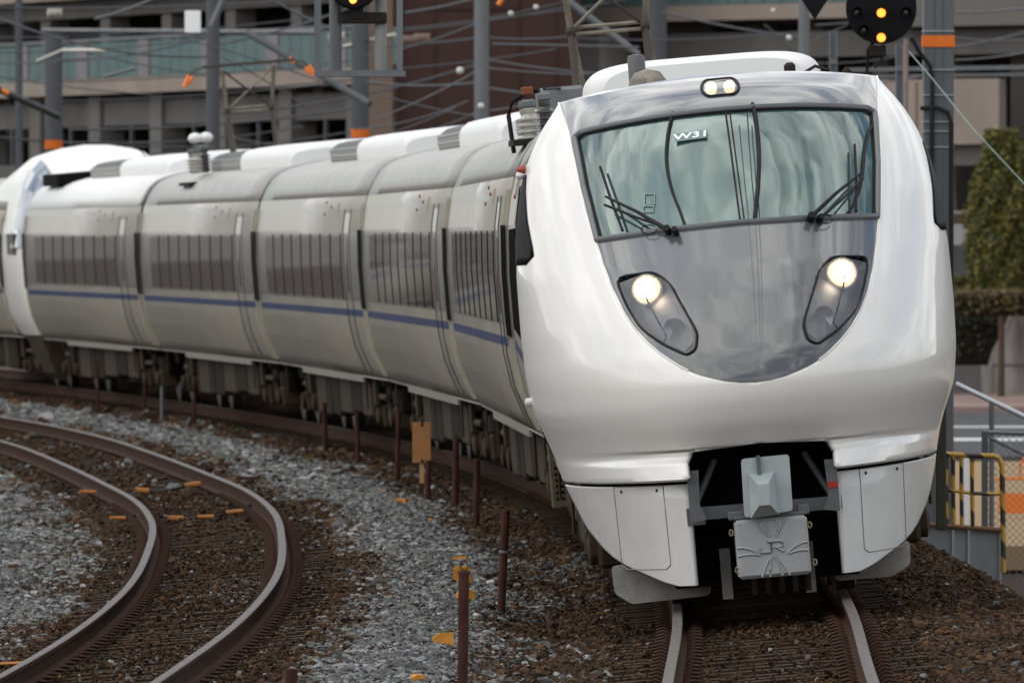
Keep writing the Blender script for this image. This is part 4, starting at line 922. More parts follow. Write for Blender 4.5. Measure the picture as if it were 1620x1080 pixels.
while x < LF:
    prt('pillar', colm, [(x-.55, x+.55, -.12, .6, -1.9, 6.64)], T); prt('pillar', colm, [(x-.45, x+.45, .2, .8, 7.08, 9.35)], T)
    prt('window_mullion', mat('mullion_dark', (.06,.06,.065), .5), [(x+3.0, x+3.12, .02, .12, 4.7, 5.75)], T)
    prt('recess_wall', intb, [(x+.55, x+5.3, 1.5, 1.6, 4.7, 5.4)], T)
    prt('ceiling_beam', concg, [(x+1.2, x+2.0, .3, 3.3, 6.2, 6.63)], T)
    for j in range(5):
        a = x+.62+j*.95; prt('glass_panel', glassg, [(a, a+.90, -.46, -.43, 7.10, 8.08)], T)
        if j: prt('panel_post', mat('panel_post_grey', (.10,.13,.13), .5), [(a-.04, a-.005, -.44, -.38, 7.09, 8.12)], T)
    prt('pilaster', mat('panel_pilaster', (.19,.18,.18), .6), [(x-.52, x+.5, -.48, -.36, 7.09, 8.1)], T)
    x += 5.9; k += 1
prt('handrail', galv, [(0, LF, -.48, -.38, 8.13, 8.22)], T)
# brown building
Yb = 296.; T = thing('brown_building', 'plain dark brown clad building rising between the two car parks', 'building', (0,0,0))
X0, X1 = (628-810)*Yb/F, (918-810)*Yb/F
prt('wall', brownw, [(X0, X1, Yb, Yb+14, -1.9, 16)], T)
for q in (.2,.45,.47,.66,.86): prt('cladding_seam', mat('seam_brown', (.05,.03,.025), .7), [(X0+(X1-X0)*q, X0+(X1-X0)*q+.06, Yb-.03, Yb+.01, -1.9, 16)], T)
for z in (3.5, 8.2): prt('cladding_seam', MATS['seam_brown'], [(X0, X1, Yb-.03, Yb+.01, z, z+.06)], T)
prt('corner_pier', mat('pier_tan', (.17,.125,.10), .8), [(X0-.85, X0-.1, Yb-.3, Yb+1, -1.9, 16)], T)
# right car park
sB = lambda x: 63.+.0035*(x-900); P0 = XY(905, sB(905)); P1 = XY(1760, sB(1760)); MF, LF = frame(P0, P1)
T = thing('car_park_building', 'grey multi-storey car park with concrete parapets behind the signal at right', 'building'); T.matrix_world = MF
Lx = lambda x: LF*(x-905)/(1760-905)
zz = lambda y, x: 2.5+(HY-y)/sB(x)
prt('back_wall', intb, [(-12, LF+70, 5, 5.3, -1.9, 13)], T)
prt('floor_slab', concl, [(0, LF+70, -.6, 4.9, zz(36,1000), zz(12,1000))], T)
prt('glass_panel', glassg, [(Lx(930)+k*.62, Lx(930)+k*.62+.58, -.5, -.46, zz(12,1000), zz(-14,1000)) for k in range(1)], T)
for k in range(1, 24): prt('glass_panel', glassg, [(Lx(930)+k*.62, Lx(930)+k*.62+.58, -.5, -.46, zz(11,1000), zz(-14,1000))], T)
prt('beam', concg, [(Lx(1060), LF+70, -.2, .6, zz(92,1200), zz(52,1200))], T)
prt('white_pier', mat('pier_pale', (.42,.40,.37), .8, var=.2, vscale=.5), [(.0, Lx(965), -.3, .7, -1.9, zz(36,940)-.02)], T)
prt('pier', colm, [(Lx(1020), Lx(1058), .9, 1.6, -1.9, zz(36,1000)-.02)], T)
for x in (1140, 1242, 1345, 1452, 1560, 1660, 1800, 1960, 2120, 2280): prt('pier', colm, [(Lx(x), Lx(x+24), 1.0, 1.6, -1.9, zz(36,1300)-.02)], T)
prt('parapet', concl, [(Lx(1400), Lx(1640), -1.2, -.95, zz(229,1560), zz(126,1560))], T)
for x in (1512,1534): prt('parapet_joint', mat('joint_rust', (.16,.11,.09), .8), [(Lx(x), Lx(x)+.07, -1.215, -1.19, zz(205,1560), zz(130,1560))], T)
prt('upper_wall', mat('upper_wall_grey', (.15,.14,.13), .8, var=.1, vscale=.3), [(Lx(1455), LF+70, -.7, -.5, zz(42,1560), zz(-40,1560))], T)
prt('ramp_handrail', galv, [(Lx(1400), LF, -1.1, -1.0, zz(112,1560), zz(106,1560))], T); prt('ramp_handrail', galv, [(Lx(1400), LF, -1.1, -1.0, zz(122,1560), zz(118,1560))], T)
prt('under_wall', mat('under_wall_grey', (.10,.10,.105), .8, var=.3, vscale=.5), [(Lx(1400), LF+70, .8, 1.0, -1.9, zz(372,1560))], T)
prt('ceiling_edge', concg, [(Lx(1400), LF, -.9, .5, zz(262,1560), zz(229,1560)-.01)], T)
prt('yellow_sign', mat('yellow_faded', (.30,.20,.04), .7), [(Lx(1396), Lx(1417), 1.8, 1.9, zz(98,1400), zz(76,1400))], T)
# parked cars hint under the ramp
for (x, y, c, lb) in ((1522,356,(.35,.35,.36),'silver car roof half hidden under the right car park ramp'),):
    Yq = 285; p = Wp(x, y+8, Yq); t = thing('parked_car', lb, 'car', p)
    m = MB(); m.prism([(-.9,-.35),(.9,-.35),(.9,.1),(.6,.16),(.35,.45),(-.45,.45),(-.75,.14),(-.9,.08)], 0, 1.6); m.build('body', mat('car_silver', c, .3, coat=.5), t, smooth=30)
    m = MB(); m.prism([(-.55,.16),(.48,.16),(.3,.4),(-.4,.4)], -.02, 0); m.build('window', paneg, t); m = MB(); m.box(-.85,-.65,-.03,0,-.05,.05); m.box(.65,.85,-.03,0,-.05,.05); m.build('tail_light', mat('tail_red', (.4,.03,.02), .4), t)

# ================================================================== masts, beams, wires
def mast(x, wpx, Y, ytop, ybot, lb, band=None, kind='H', m_=None):
    p = Wp(x, HY, Y); h = Wp(x, ytop, Y).z; lo = -1.9 if ybot is None else Wp(x, ybot, Y).z; a = wpx*Y/F/2; mm = m_ or mastm
    t = thing('catenary_mast', lb, 'mast', (p.x, Y, 0), group='overhead line masts')
    if kind == 'H':
        m = MB(); m.box(-a, -a+.02, -a, a, lo, h); m.box(a-.02, a, -a, a, lo, h); m.box(-a+.02, a-.02, -.015, .015, lo, h)
    else: m = MB(); m.tube([(0,0,lo),(0,0,h)], a, 14)
    m.build('shaft', mm, t, smooth=40)
    if kind == 'H':
        m = MB(); z = lo+.5
        while z < h: m.box(-a, a, -a-.012, -a-.002, z, z+.06); z += .55
        m.build('batten_plate', mm, t)
    if band:
        z1 = Wp(x, band[0], Y).z; z0 = Wp(x, band[1], Y).z; m = MB(); m.box(-a-.006, a+.006, -a-.02, a+.006, z0, z1) if kind == 'H' else m.lathe([(a+.006,z0),(a+.006,z1)], (0,0,0), 14); m.build('orange_band', orangeb, t)
    return t, a
mast(85,28,235,46,None,'grey lattice mast with orange band far left, above the domed cab', (222,236), 'P')
mast(337,22,222,-60,None,'grey tubular mast beside the white signboard at upper left', None, 'P')
mast(570,28,215,-60,None,'round mast with orange band under the caged signal', (204,218), 'P')
mast(762,24,205,-60,None,'slim concrete mast in front of the brown building', None, 'P', galv)
mast(1038,34,225,-60,None,'wide grey mast right of the near pantograph', None, 'P')
mast(1272,18,190,-60,None,'slim mast left of the round signal', None, 'P', galv)
mast(30,12,250,-60,None,'thin far post at the top left corner', None, 'P')
mast(1318,13,140,50,170,'short grey steel post standing behind the nose, left of the signal', None, 'H', galv)
mast(1423,13,140,70,330,'short grey steel post right of the round signal', None, 'H', galv)
mast(1433,8,139,62,330,'thin pinkish stained pole touching the right signal post', None, 'P', mat('stained_pole', (.30,.23,.20), .7, var=.3))
# big right mast
YM = 130.; t, a = mast(1484,48,YM,-80,None,'large grey steel mast with orange band at right of the train', None, 'none')
for ch in list(t.children): bpy.data.objects.remove(ch)
lo = -1.9; h = Wp(1484,-80,YM).z
m = MB(); m.box(-a,a,-a,a,lo,h, bev=.01); m.build('shaft', mat('mast_front', (.095,.103,.11), .5, var=.2, vscale=1.5, stretch=(1,1,.3)), t)
m = MB(); m.box(-a*.30,-a*.26,-a-.006,-a-.001,lo,h); m.box(a*.26,a*.30,-a-.006,-a-.001,lo,h); m.build('fold_line', mastm, t)
m = MB(); m.box(-a-.01,a+.01,-a-.014,a+.01, Wp(0,75,YM).z, Wp(0,57,YM).z); m.build('orange_band', orangeb, t)
for y in (50,111,151,193,208,233): m = MB(); m.box(-a-.008,a+.008,-a-.02,a+.008, Wp(0,y+1,YM).z, Wp(0,y-1,YM).z); m.build('clamp_strap', mat('strap_grey', (.28,.29,.29), .5), t)
xo = lambda x: (x-1484)*YM/F
m = MB(); m.tube([(xo(1440),-.3,Wp(0,60,YM).z),(xo(1452),-.28,Wp(0,82,YM).z),(xo(1470),-.22,Wp(0,105,YM).z),(xo(1474),-a-.05,Wp(0,130,YM).z),(xo(1473),-a-.05,Wp(0,180,YM).z),(xo(1471),-a-.05,Wp(0,420,YM).z)], .024, 8); m.build('cable', cablem, t, smooth=60)
m = MB(); m.tube([(xo(1455),-.2,Wp(0,172,YM).z),(xo(1480),-.22,Wp(0,170,YM).z),(xo(1498),-.22,Wp(0,178,YM).z),(xo(1504),-.2,Wp(0,195,YM).z),(xo(1504),-.2,Wp(0,480,YM).z)], .024, 8); m.build('cable', cablem, t, smooth=60)
# catenary beams / booms
def bar(name, lb, cat, p, q, r, m_, group=None):
    m = MB(); m.tube([p, q], r, 8); o = m.build(name, m_, label=lb, cat=cat, group=group, smooth=60); return o
bar('catenary_boom', 'horizontal grey boom between the far left mast and the cage', 'boom', Wp(68,49,232), Wp(500,52,226), .05, galv)
bar('catenary_boom', 'sloping boom from the left edge down to the banded mast', 'boom', Wp(-10,138,228), Wp(92,184,234), .07, mastm)
bar('catenary_boom', 'long sloping boom with orange tip above the far pantograph', 'boom', Wp(392,52,215), Wp(585,165,213), .07, mastm)
bar('catenary_boom', 'pale sloping brace behind the near pantograph', 'boom', Wp(868,-20,215), Wp(1010,88,215), .07, galv)
bar('catenary_boom', 'short pale brace rising right from the white signboard', 'boom', Wp(335,42,218), Wp(358,-10,218), .06, galv)
bar('cantilever_bracket', 'curved pale registration arm left of the glass parapets', 'bracket', Wp(60,97,228), Wp(100,80,226), .035, insul); bar('cantilever_bracket', 'pale registration arm above the domed cab', 'bracket', Wp(100,80,226), Wp(165,80,224), .035, insul)
bar('cantilever_bracket', 'faint curved arm over the left glass parapet', 'bracket', Wp(165,122,228), Wp(215,108,226), .03, galv)
bar('cantilever_bracket', 'light arm crossing the caged signal', 'bracket', Wp(545,74,216), Wp(625,55,214), .035, insul)
for (x, y, Y, lb) in ((635,65,214,'brown ribbed insulator left of the slim concrete mast'),(655,62,214,'brown ribbed insulator beside its dark twin'),(75,22,230,'grey fitting on the far left mast top'),(520,60,215,'fitting at the cage side')):
    m = MB(); c = Wp(x, y, Y); prof = []
    for j in range(5): prof += [(.04,j*.06),(.10,j*.06+.02),(.10,j*.06+.035)]
    m.lathe(prof, c, 12, 'x'); m.build('line_insulator', insul if 'brown' not in lb else mat('brown_insulator', (.22,.15,.12), .4), label=lb, cat='insulator', smooth=60)
for (x, y, a, Y, lb) in ((728,112,8,205,'white round insulator cap left of the slim mast'),(761,168,7,204,'white clamp on the slim mast'),(1223,17,5,200,'small white fitting in the top centre right'),(1248,60,6,200,'small pale fitting left of the black diamond'),(808,22,6,206,'pale fitting at top, right of slim mast, left one'),(848,12,6,206,'pale fitting at top, right of slim mast, right one')):
    m = MB(); r_ = .7*a*Y/F; m.lathe([(r_*.3,-r_),(r_,-r_*.6),(r_,r_*.6),(r_*.3,r_)], Wp(x,y,Y), 12, 'z'); m.build('line_fitting', mat('fitting_white', (.55,.55,.53), .4), label=lb, cat='fitting', smooth=60)
p = Wp(305,35,220); m = MB(); m.box(p.x-.145,p.x+.145,p.y,p.y+.06,p.z-.2,p.z+.2, bev=.01); o = m.build('white_signboard', mat('sign_white', (.85,.86,.86), .5), label='blank white rectangular board on the mast at upper left', cat='sign')
for (x0,y0,x1,y1,Y,lb) in ((296,133,305,123,218,'orange tag hanging left of the far pantograph'),(457,93,466,99,214,'orange tag on the long sloping boom'),(482,108,494,118,214,'orange tag just left of the cage'),(788,8,796,-4,200,'orange tag at the top beside the slim mast'),(3,142,14,148,228,'orange tag on the left edge boom')):
    m = MB(); m.tube([Wp(x0,y0,Y-1), Wp(x1,y1,Y-1)], .045, 6); m.build('orange_tag', orange, label=lb, cat='tag', group='orange tags on the overhead gear')
wires = [((-20,22),(330,90),20),((-20,60),(560,20),10),((100,130),(560,96),6),((-20,215),(250,225),6),((130,225),(480,200),10),((200,232),(620,260),-8),((350,180),(760,100),14),((540,115),(880,78),5),((540,55),(900,10),8),((770,95),(1000,120),4),((560,205),(740,160),8),((600,150),(800,190),5),((780,70),(1010,75),0),((770,108),(930,118),2),((1290,100),(1480,75),8),((1500,75),(1640,45),4),((1500,58),(1640,62),4),((1060,130),(1340,40),10),((520,75),(760,60),4),((640,45),(905,0),6),((0,100),(200,88),4),((430,0),(560,60),4),((280,60),(560,150),-6),((1210,40),(1320,130),3),((150,30),(260,-10),3),((350,215),(560,240),5),((480,250),(720,170),8)]
wires += [((-20,12),(560,-6),8),((-20,84),(330,62),5),((60,60),(330,118),8),((90,95),(340,55),10),((-20,118),(240,150),4),((100,160),(560,128),6),((110,205),(560,172),9),((140,250),(560,208),6),((340,140),(600,118),5),((350,70),(560,10),5),((350,90),(500,180),-4),((580,90),(760,35),5),((580,130),(760,130),6),((590,190),(750,115),4),((600,230),(760,175),5),((640,20),(760,-5),3),((775,30),(1030,-10),5),((775,60),(900,58),3),((775,140),(900,150),3),((775,175),(850,160),2),((900,60),(1270,50),8),((1050,20),(1270,60),4),((1050,100),(1270,85),5),((1290,40),(1460,20),3),((1510,20),(1640,10),3),((1510,95),(1640,80),3),((1300,140),(1470,118),4)]
SLK = (41, 46)
for i, ((x0,y0),(x1,y1),sag) in enumerate(wires):
    Y0 = 205+((i*37)%40); pts = []
    for k in range(11):
        q = k/10; pts.append(Wp(x0+(x1-x0)*q, y0+(y1-y0)*q+sag*4*q*(1-q), Y0+(q-.5)*6))
    def near(x): return min(((-20,'the left edge'),(85,'the far left mast'),(200,'the green parapets'),(305,'the white signboard'),(420,'the far pantograph'),(520,'the caged signal'),(590,'the banded mast'),(680,'the brown wall'),(762,'the slim mast'),(900,'the near pantograph'),(1040,'the wide mast'),(1272,'the diamond board'),(1394,'the round signal'),(1484,'the big right mast'),(1640,'the right edge')), key=lambda q: abs(q[0]-x))[1]
    hgt = lambda y: 'top' if y < 20 else 'upper' if y < 75 else 'middle' if y < 125 else 'low' if y < 180 else 'lowest'
    lbw = ('thin wire, '+hgt(y0)+' at '+near(x0)+', '+hgt(y1)+' at '+near(x1)+(', lower one' if i in SLK else ''))
    m = MB(); m.tube(pts, .014 if i%3 else .022, 5); m.build('overhead_wire', wirem, label=lbw, cat='wire', group='overhead wires', smooth=60)
m = MB(); m.tube([Wp(1438,82,128), Wp(1475,125,127), Wp(1540,205,126), Wp(1640,312,125)], .006, 5); m.build('guy_wire', mat('guy_green', (.20,.27,.25), .5), label='pale green guy wire slanting down past the tree at right', cat='wire')
for xf_, lb in ((XR, 'contact wire running above the train track towards the camera'), (XL, 'contact wire running above the empty track')):  # overhead wires out of frame, there for the nose to reflect
    for dz, dx, r_ in ((5.25, 0, .012), (6.1, .1, .016), (6.1, -.15, .012)):
        m = MB(); m.tube([(float(xf_(max(y, 56)))+dx+.12*math.sin(y*.12), y, dz+(.18*((y/45) % 1-.5)**2*4 if dz > 6 else 0)) for y in np.arange(-40, 86, 3.)], r_, 5); m.build('contact_wire', cablem, label=lb if dz < 6 else lb.replace('contact wire', 'messenger wire right of the contact wire' if dx > 0 else 'messenger wire left of the contact wire'), cat='wire', group='overhead wires')
for Yg in (8., 52.):  # unseen gantries added so the glossy nose has beams to reflect
    t = thing('portal_gantry', 'grey portal gantry over both tracks in front of the train, out of frame, added for reflections' if Yg > 20 else 'grey portal gantry over both tracks near the camera, out of frame, added for reflections', 'gantry', (0, Yg, 0))
    for z in (6.9, 7.5): m = MB(); m.box(-8, 6, -.08, .08, z, z+.12); m.build('beam', mastm, t)
    for k in range(14): m = MB(); m.tube([(-8+k, 0, 7.0 if k % 2 else 7.5), (-7+k, 0, 7.5 if k % 2 else 7.0)], .04, 5); m.build('lattice_bar', mastm, t)
    for x_ in (-8, 6): m = MB(); m.tube([(x_, 0, -.3), (x_, 0, 8.2)], .16, 10); m.build('post', mastm, t, smooth=60)
# caged signal at top left of centre
YS = 112.; t = thing('caged_signal', 'signal with one orange lamp in a hanging grey steel cage at the top', 'signal', Wp(570,118,YS)); o0 = Wp(570,118,YS)
X = lambda x: (x-570)*YS/F; Z = lambda y: (118-y)*YS/F
for x0, x1, yy in ((498,512,-.25),(628,641,-.25),(500,509,.35),(630,639,.35)):
    m = MB(); m.box(X(x0),X(x1)-.02,yy-.03,yy+.03,0,Z(-40)); m.build('cage_post', galv, t)
for x0, x1 in ((521,541),(593,612)): m = MB(); m.tube([(X((x0+x1)/2),0,0),(X((x0+x1)/2),0,Z(-40))], X(x1)-X(x0) and (X(x1)-X(x0))/2, 12); m.build('signal_pole', galv if x0 < 550 else mat('stained_pole2', (.28,.29,.27), .6, var=.3), t, smooth=60)
m = MB(); m.box(X(498),X(641),-.32,.4,-.02,.0); m.box(X(498),X(642),-.34,-.32,-.025,.03); m.build('platform', galv, t)
m = MB(); k = X(502)
while k < X(638): m.box(k, k+.012, -.31, .38, .002, .04); k += .035
m.build('platform_grating', galv, t)
m = MB(); m.lathe([(.22,-.1),(.24,-.08),(.24,.08),(.2,.1)], (X(560),-.12,Z(-25)), 20, 'y'); hd_ = m.build('signal_head', sigblack, t, smooth=40)
m = MB(); m.lathe([(.035,-.125),(.03,-.11)], (X(559),-.12,Z(1)), 14, 'y'); m.build('lamp', lampo, hd_)
m = MB(); m.box(X(538),X(612),-.1,.05,Z(38),Z(20), bev=.01); m.box(X(555),X(575),-.12,.0,Z(30),Z(5)); m.build('signal_bracket', iron, t)
# right round signal
YS2 = 115.; c = Wp(1394,14,YS2); t = thing('round_signal', 'black round signal showing two orange lamps, above the right of the nose', 'signal', c)
X = lambda x: (x-1394)*YS2/F; Z = lambda y: (14-y)*YS2/F
r_ = 56*YS2/F; m = MB(); m.lathe([(r_,.0),(r_,.04),(r_*.96,.05)], (0,0,0), 40, 'y'); bk = m.build('backboard', sigblack, t, smooth=40)
m = MB(); m.prism([(X(1340),Z(14)),(X(1449),Z(14)),(X(1449),Z(-40)),(X(1340),Z(-40))], .002, .038); m.build('backboard_top', sigblack, t)
for (x, y, on) in ((1394,21,1),(1394,60,1),(1355,20,0),(1433,20,0),(1366,48,0)):
    m = MB(); rr = .042 if on else .038; m.lathe([(rr,-.02),(rr*.9,-.03),(rr*.4,-.035)], (X(x),0,Z(y)), 18, 'y'); m.build('lamp', lampo if on else lampoff, t, smooth=50)
    m = MB(); g = []
    for yy in (-.005,-.14): g.append([(X(x)+(rr+.015)*math.cos(a), yy, Z(y)+(rr+.015)*math.sin(a)) for a in np.linspace(-.35, math.pi+.35, 14)])
    m.grid(g); m.build('lamp_hood', sigblack, t, smooth=60, solid=.004)
m = MB(); m.tube([(X(1385),.1,Z(60)),(X(1374),.15,Z(80)),(X(1372),.15,Z(125))], .02, 6); m.tube([(X(1398),.1,Z(70)),(X(1395),.1,Z(95)),(X(1384),.1,Z(108))], .016, 6); m.box(X(1376),X(1402),.05,.15,Z(90),Z(72), bev=.01); m.build('signal_bracket', iron, t)
c = Wp(1289,3,YS2); m = MB(); m.prism([(-.155,.06),(0,-.175),(.15,.06),(0,.2)], 0, .03); o = m.build('diamond_board', sigblack, label='black diamond shaped board at the top, left of the round signal', cat='signal board'); o.location = c
m = MB(); m.tube([(0,.04,.1),(0,.04,.9)], .02, 6); oo = m.build('board_hanger', iron, o)

# ================================================================== right side: road, fences, railing, tree
roadm = mat('asphalt', (.08,.08,.084), .9, var=.2, vscale=1); pinkm = mat('pink_paving', (.28,.20,.18), .9, var=.2, vscale=1); sandm = mat('sand_ground', (.30,.21,.12), .9, var=.15, vscale=.8)
RX0, RX1 = 4.5, 40
def zone(name, m_, Y0, Y1, z, x0=RX0, x1=RX1): mm = MB(); mm.box(x0, x1, Y0, Y1, z-.3, z); return mm.build(name, m_, kind='structure')
zr = lambda y, Y: CZ-(y-HY)*Y/F
# ground rises gently away on the right so that road bands sit at the heights seen
zone('sand_lot', sandm, 150, 208, -1.30); zone('road', roadm, 208.02, 262, -1.22); zone('pavement', pinkm, 262.02, 300, -1.10)
for (y, t_) in ((676,.5),(697,.9)):
    Y = (CZ+1.22)*F/(y-HY); mm = MB(); mm.box(RX0, RX1, Y, Y+t_*3.2, -1.218, -1.214); mm.build('road_marking', mat('road_paint', (.62,.63,.62), .8, var=.2), kind='structure')
# weathered concrete retaining wall
Yw = 284.; t = thing('retaining_wall', 'weathered sloping concrete wall at the right edge behind the road', 'wall', (0,0,0))
PX = lambda x: (x-810)*Yw/F; PZ = lambda y: CZ-(y-HY)*Yw/F
m = MB(); m.prism([(PX(1552),PZ(628)),(PX(1700),PZ(628)),(PX(1700),PZ(490)),(PX(1603),PZ(490)),(PX(1570),PZ(560))], Yw, Yw+.6); m.build('wall_slab', concw, t)
m = MB(); m.box(PX(1508),PX(1572),Yw+.1,Yw+.5,PZ(628),PZ(578)); m.build('low_wall', mat('low_wall_grey', (.15,.145,.145), .9, var=.3, vscale=.7), t); m = MB(); m.box(PX(1552),PX(1570),Yw-.02,Yw+.09,PZ(628),PZ(578)); m.build('wall_pier', concw, t)
m = MB(); m.box(PX(1570),PX(1700),Yw-.03,Yw-.002,PZ(578),PZ(576)); m.build('wall_joint', concg, t)
# foliage helper
def leafmat(name, cols):
    m = bpy.data.materials.new(name); m.use_nodes = True; t = m.node_tree; b = t.nodes['Principled BSDF']; b.inputs['Roughness'].default_value = .6
    g = N(t, 'ShaderNodeNewGeometry'); rp = N(t, 'ShaderNodeValToRGB'); e = rp.color_ramp.elements
    while len(e) < len(cols): e.new(.5)
    for i, c in enumerate(cols): e[i].position = i/(len(cols)-1); e[i].color = (*c, 1)
    t.links.new(g.outputs['Random Per Island'], rp.inputs[0]); t.links.new(rp.outputs[0], b.inputs['Base Color'])
    return m
leafg = leafmat('leaf_green', [(.014,.024,.006),(.05,.065,.012),(.17,.15,.022),(.04,.052,.010),(.26,.20,.03)]); leafb = leafmat('leaf_brownish', [(.06,.05,.015),(.13,.075,.025),(.06,.07,.02),(.17,.11,.035)])
def leaves(m, fn, n, size):
    for i in range(n):
        c = Vector(fn()); a = Vector(rng.normal(size=3)).normalized(); b = a.cross(Vector(rng.normal(size=3))).normalized(); s = size*rng.uniform(.6,1.3)
        m.add([c-a*s, c+b*s*.5, c+a*s, c-b*s*.5], [(0,1,2,3)])
Yt = 276.; tx = (1592-810)*Yt/F; tb = CZ-(462-HY)*Yt/F; H = (462-205)*Yt/F
t = thing('conical_tree', 'dense conical green tree with scattered yellowish leaves at the right edge', 'tree', (tx, Yt+3, -1.2))
def crown_pt():
    while True:
        z = rng.random()**1.15; rad = .84*(1-.62*z**1.9)*(.8+.2*min(1, z*6)); q = rng.random()*2*math.pi; rr = rad*(.55+.5*rng.random()**.5)
        bumps = 1+.16*math.sin(q*3+z*9)+.10*math.sin(q*7-z*17)
        return (rr*bumps*math.cos(q), rr*bumps*math.sin(q), tb+1.2+z*H*1.0+rng.normal()*.04)
m = MB(); leaves(m, crown_pt, 22000, .055); m.build('crown', leafg, t, fixn=False)
m = MB(); m.tube([(0,0,-.1),(.02,0,tb+1.3),(.0,0,tb+1.2+H*.7)], .09, 8, r2=.03)
for k in range(10): q = k*2.4; z = tb+1.3+k*.24; m.tube([(0,0,z),(.45*math.cos(q),.45*math.sin(q),z+.35)], .025, 5, r2=.008)
m.build('trunk', mat('bark', (.10,.075,.055), .9, var=.3), t, smooth=60)
# second tree behind to the right edge
t2 = copy_tree(t); t2.location = (tx+1.15, Yt+6, -1.3); t2.rotation_euler = (0,0,2); t2['label'] = 'second conical tree, cut by the right edge of the photo'
def hedge(name, lb, x0, x1, y0, y1, Y, n, m_, depth=2.0):
    a, b = (x0-810)*Y/F, (x1-810)*Y/F; z0, z1 = CZ-(y1-HY)*Y/F, CZ-(y0-HY)*Y/F; t = thing(name, lb, 'hedge', ((a+b)/2, Y, z0))
    m = MB(); f = lambda: (rng.uniform(a,b)-(a+b)/2, depth*rng.random(), (z1-z0)*(1-rng.random()**2.2*.9)+.05*math.sin(rng.random()*9))
    leaves(m, f, n, .06); m.build('foliage', m_, t, fixn=False)
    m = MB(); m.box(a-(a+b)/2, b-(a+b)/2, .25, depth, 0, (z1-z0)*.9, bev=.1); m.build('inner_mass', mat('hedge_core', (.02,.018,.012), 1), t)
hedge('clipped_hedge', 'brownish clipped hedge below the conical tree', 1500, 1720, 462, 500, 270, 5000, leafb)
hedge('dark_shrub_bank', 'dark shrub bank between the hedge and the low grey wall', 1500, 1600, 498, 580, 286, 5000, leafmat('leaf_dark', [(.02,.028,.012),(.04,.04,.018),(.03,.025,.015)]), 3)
hedge('clipped_hedge', 'thin green strip of hedge against the dark car park', 1490, 1560, 440, 464, 280, 2500, leafg)
# steel sloping handrail + posts
t = thing('handrail_fence', 'white pipe handrail sloping down to the right with posts and wire mesh', 'fence', (0,0,0)); YF = 128.
def WP(x, y, dy=0): return Wp(x, y, YF+dy)
m = MB(); m.tube([WP(1512,607), WP(1640,668)], .028, 8); m.build('handrail', mat('rail_pale', (.50,.52,.54), .4, metal=.3), t, smooth=60)
m = MB(); m.tube([WP(1569,634), WP(1569,860)], .028, 8); m.build('post', galv, t, smooth=60)
# chain link fence panel
t = thing('chain_link_fence', 'chain-link fence panel with grey frame and diagonal brace at right', 'fence', (0,0,0)); YF = 124.
m = MB(); m.box(Wp(1553,0,YF).x, Wp(1563,0,YF).x, YF-.03, YF+.03, -1.8, Wp(0,682,YF).z); m.build('frame_post', mastm, t)
m = MB(); m.tube([WP(1556,683), WP(1660,687)], .02, 8); m.build('top_rail', galv, t); m = MB(); m.tube([WP(1562,690), WP(1640,728)], .018, 8); m.build('brace', galv, t)
m = MB(); x0 = Wp(1563,0,YF).x; x1 = Wp(1680,0,YF).x; z0 = -1.7; z1 = Wp(0,686,YF).z; st = .072; k = x0-(z1-z0)
while k < x1:
    for sgn in (1,-1):
        a_, b_ = (k, z0), (k+(z1-z0), z1)
        if sgn < 0: a_, b_ = (k, z1), (k+(z1-z0), z0)
        (ax,az),(bx_,bz) = a_, b_
        if ax < x0: az += (bz-az)*(x0-ax)/(bx_-ax); ax = x0
        if bx_ > x1: bz = az+(bz-az)*(x1-ax)/(bx_-ax); bx_ = x1
        if bx_-ax > .02: m.tube([(ax,YF+.002*sgn,az),(bx_,YF+.002*sgn,bz)], .0028, 3, cap=False)
    k += st
m.build('wire_mesh', mat('mesh_wire', (.13,.12,.115), .6, metal=.3), t, kind='stuff')
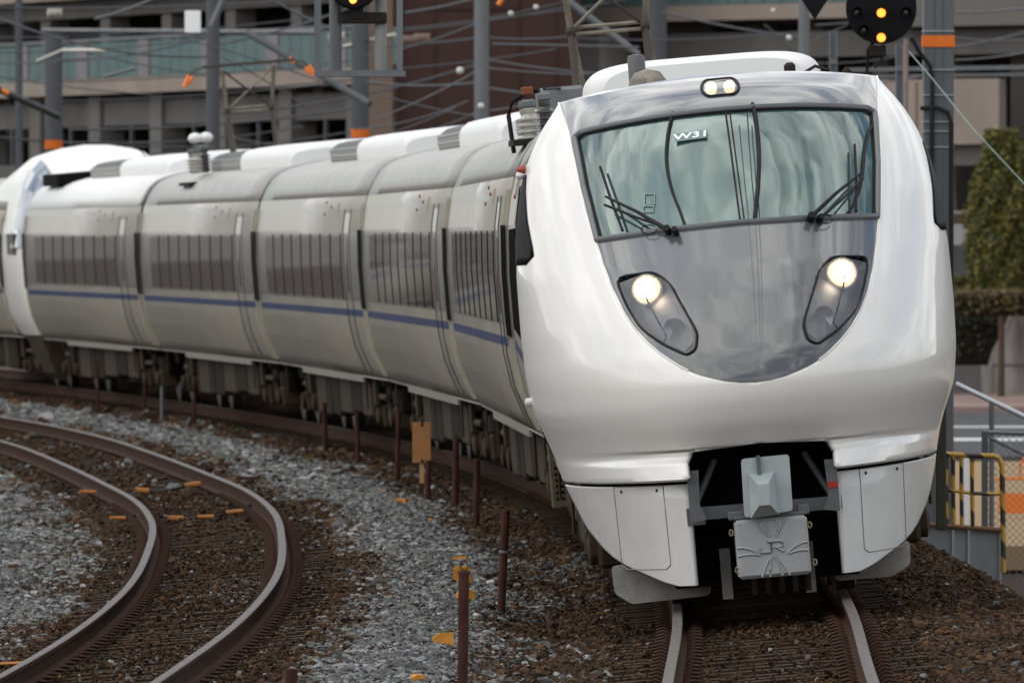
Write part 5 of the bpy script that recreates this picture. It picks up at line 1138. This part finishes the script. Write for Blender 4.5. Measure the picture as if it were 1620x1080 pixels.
# orange/white barrier behind the fence
t = thing('orange_barrier', 'orange work-site barrier frame behind the chain-link fence', 'barrier', (0,0,0)); YF = 165.
m = MB(); m.box(WP(1580,0).x, WP(1660,0).x, YF-.02, YF+.02, WP(0,812).z, WP(0,780).z); m.build('board', mat('barrier_orange', (.75,.20,.04), .6), t)
m = MB(); m.tube([WP(1574,757), WP(1660,757)], .022, 6); m.tube([WP(1582,812), WP(1582,757)], .022, 6); m.tube([WP(1614,757), WP(1614,735), WP(1622,722)], .022, 6); m.build('frame', mat('barrier_orange', (.75,.20,.04), .6), t)
m = MB(); m.tube([WP(1586,812), WP(1586,870)], .02, 6); m.tube([WP(1630,812), WP(1630,870)], .02, 6); m.build('leg', orange, t)
YF = 150; m = MB(); m.box(WP(1524,0).x, WP(1533,0).x, YF, YF+.08, -1.3, WP(0,722).z, bev=.01); m.build('white_bollard', acw, label='white bollard behind the yellow and black railing', cat='bollard')
# yellow/black railing on a grey girder
YF = 108.; t = thing('hazard_railing', 'yellow and black striped railing on a grey steel girder beside the train', 'railing', Wp(1540,835,YF)); c0 = Wp(1540,835,YF)
rel = lambda x, y, dy=0: Wp(x, y, YF+dy)-c0
m = MB(); m.tube([rel(1494,718), rel(1530,720), rel(1572,721), rel(1580,724), rel(1585,734), rel(1586,760), rel(1587,836), rel(1588,905)], .024, 8); m.build('end_frame', hazardm, t, smooth=60)
for x in (1497,1508,1521,1538): m = MB(); m.tube([rel(x,719), rel(x,776), rel(x+1,833)], .021, 6); m.build('baluster', hazardm, t, smooth=60)
m = MB(); m.tube([rel(1494,774), rel(1540,780), rel(1584,781)], .019, 6); m.build('mid_rail', hazardm, t, smooth=60)
m = MB(); m.prism([(rel(1440,0).x, rel(0,820).z),(rel(1500,0).x, rel(0,830).z),(rel(1584,0).x, rel(0,838).z),(rel(1586,0).x, rel(0,930).z),(rel(1440,0).x, rel(0,930).z)], .03, .06); m.build('girder_web', mat('girder_grey', (.22,.23,.235), .6, var=.25, vscale=3), t)
m = MB(); m.tube([rel(1470,829), rel(1586,838)], .022, 6); m.build('girder_flange', mat('rust_edge', (.18,.10,.06), .7), t)
for x in (1508,1533,1583): m = MB(); m.box(rel(x-2,0).x, rel(x+2,0).x, 0, .028, rel(0,925).z, rel(0,838).z); m.build('girder_stiffener', mat('girder_pale', (.30,.31,.315), .6), t)
YF = 100.; m = MB(); m.box(WP(1481,0).x, WP(1497,0).x, YF-.04, YF+.04, WP(0,838).z, WP(0,640).z, bev=.01); m.build('dark_signal_post', mat('post_olive', (.05,.045,.035), .7), label='dark upright post between the train flank and the striped railing', cat='post')
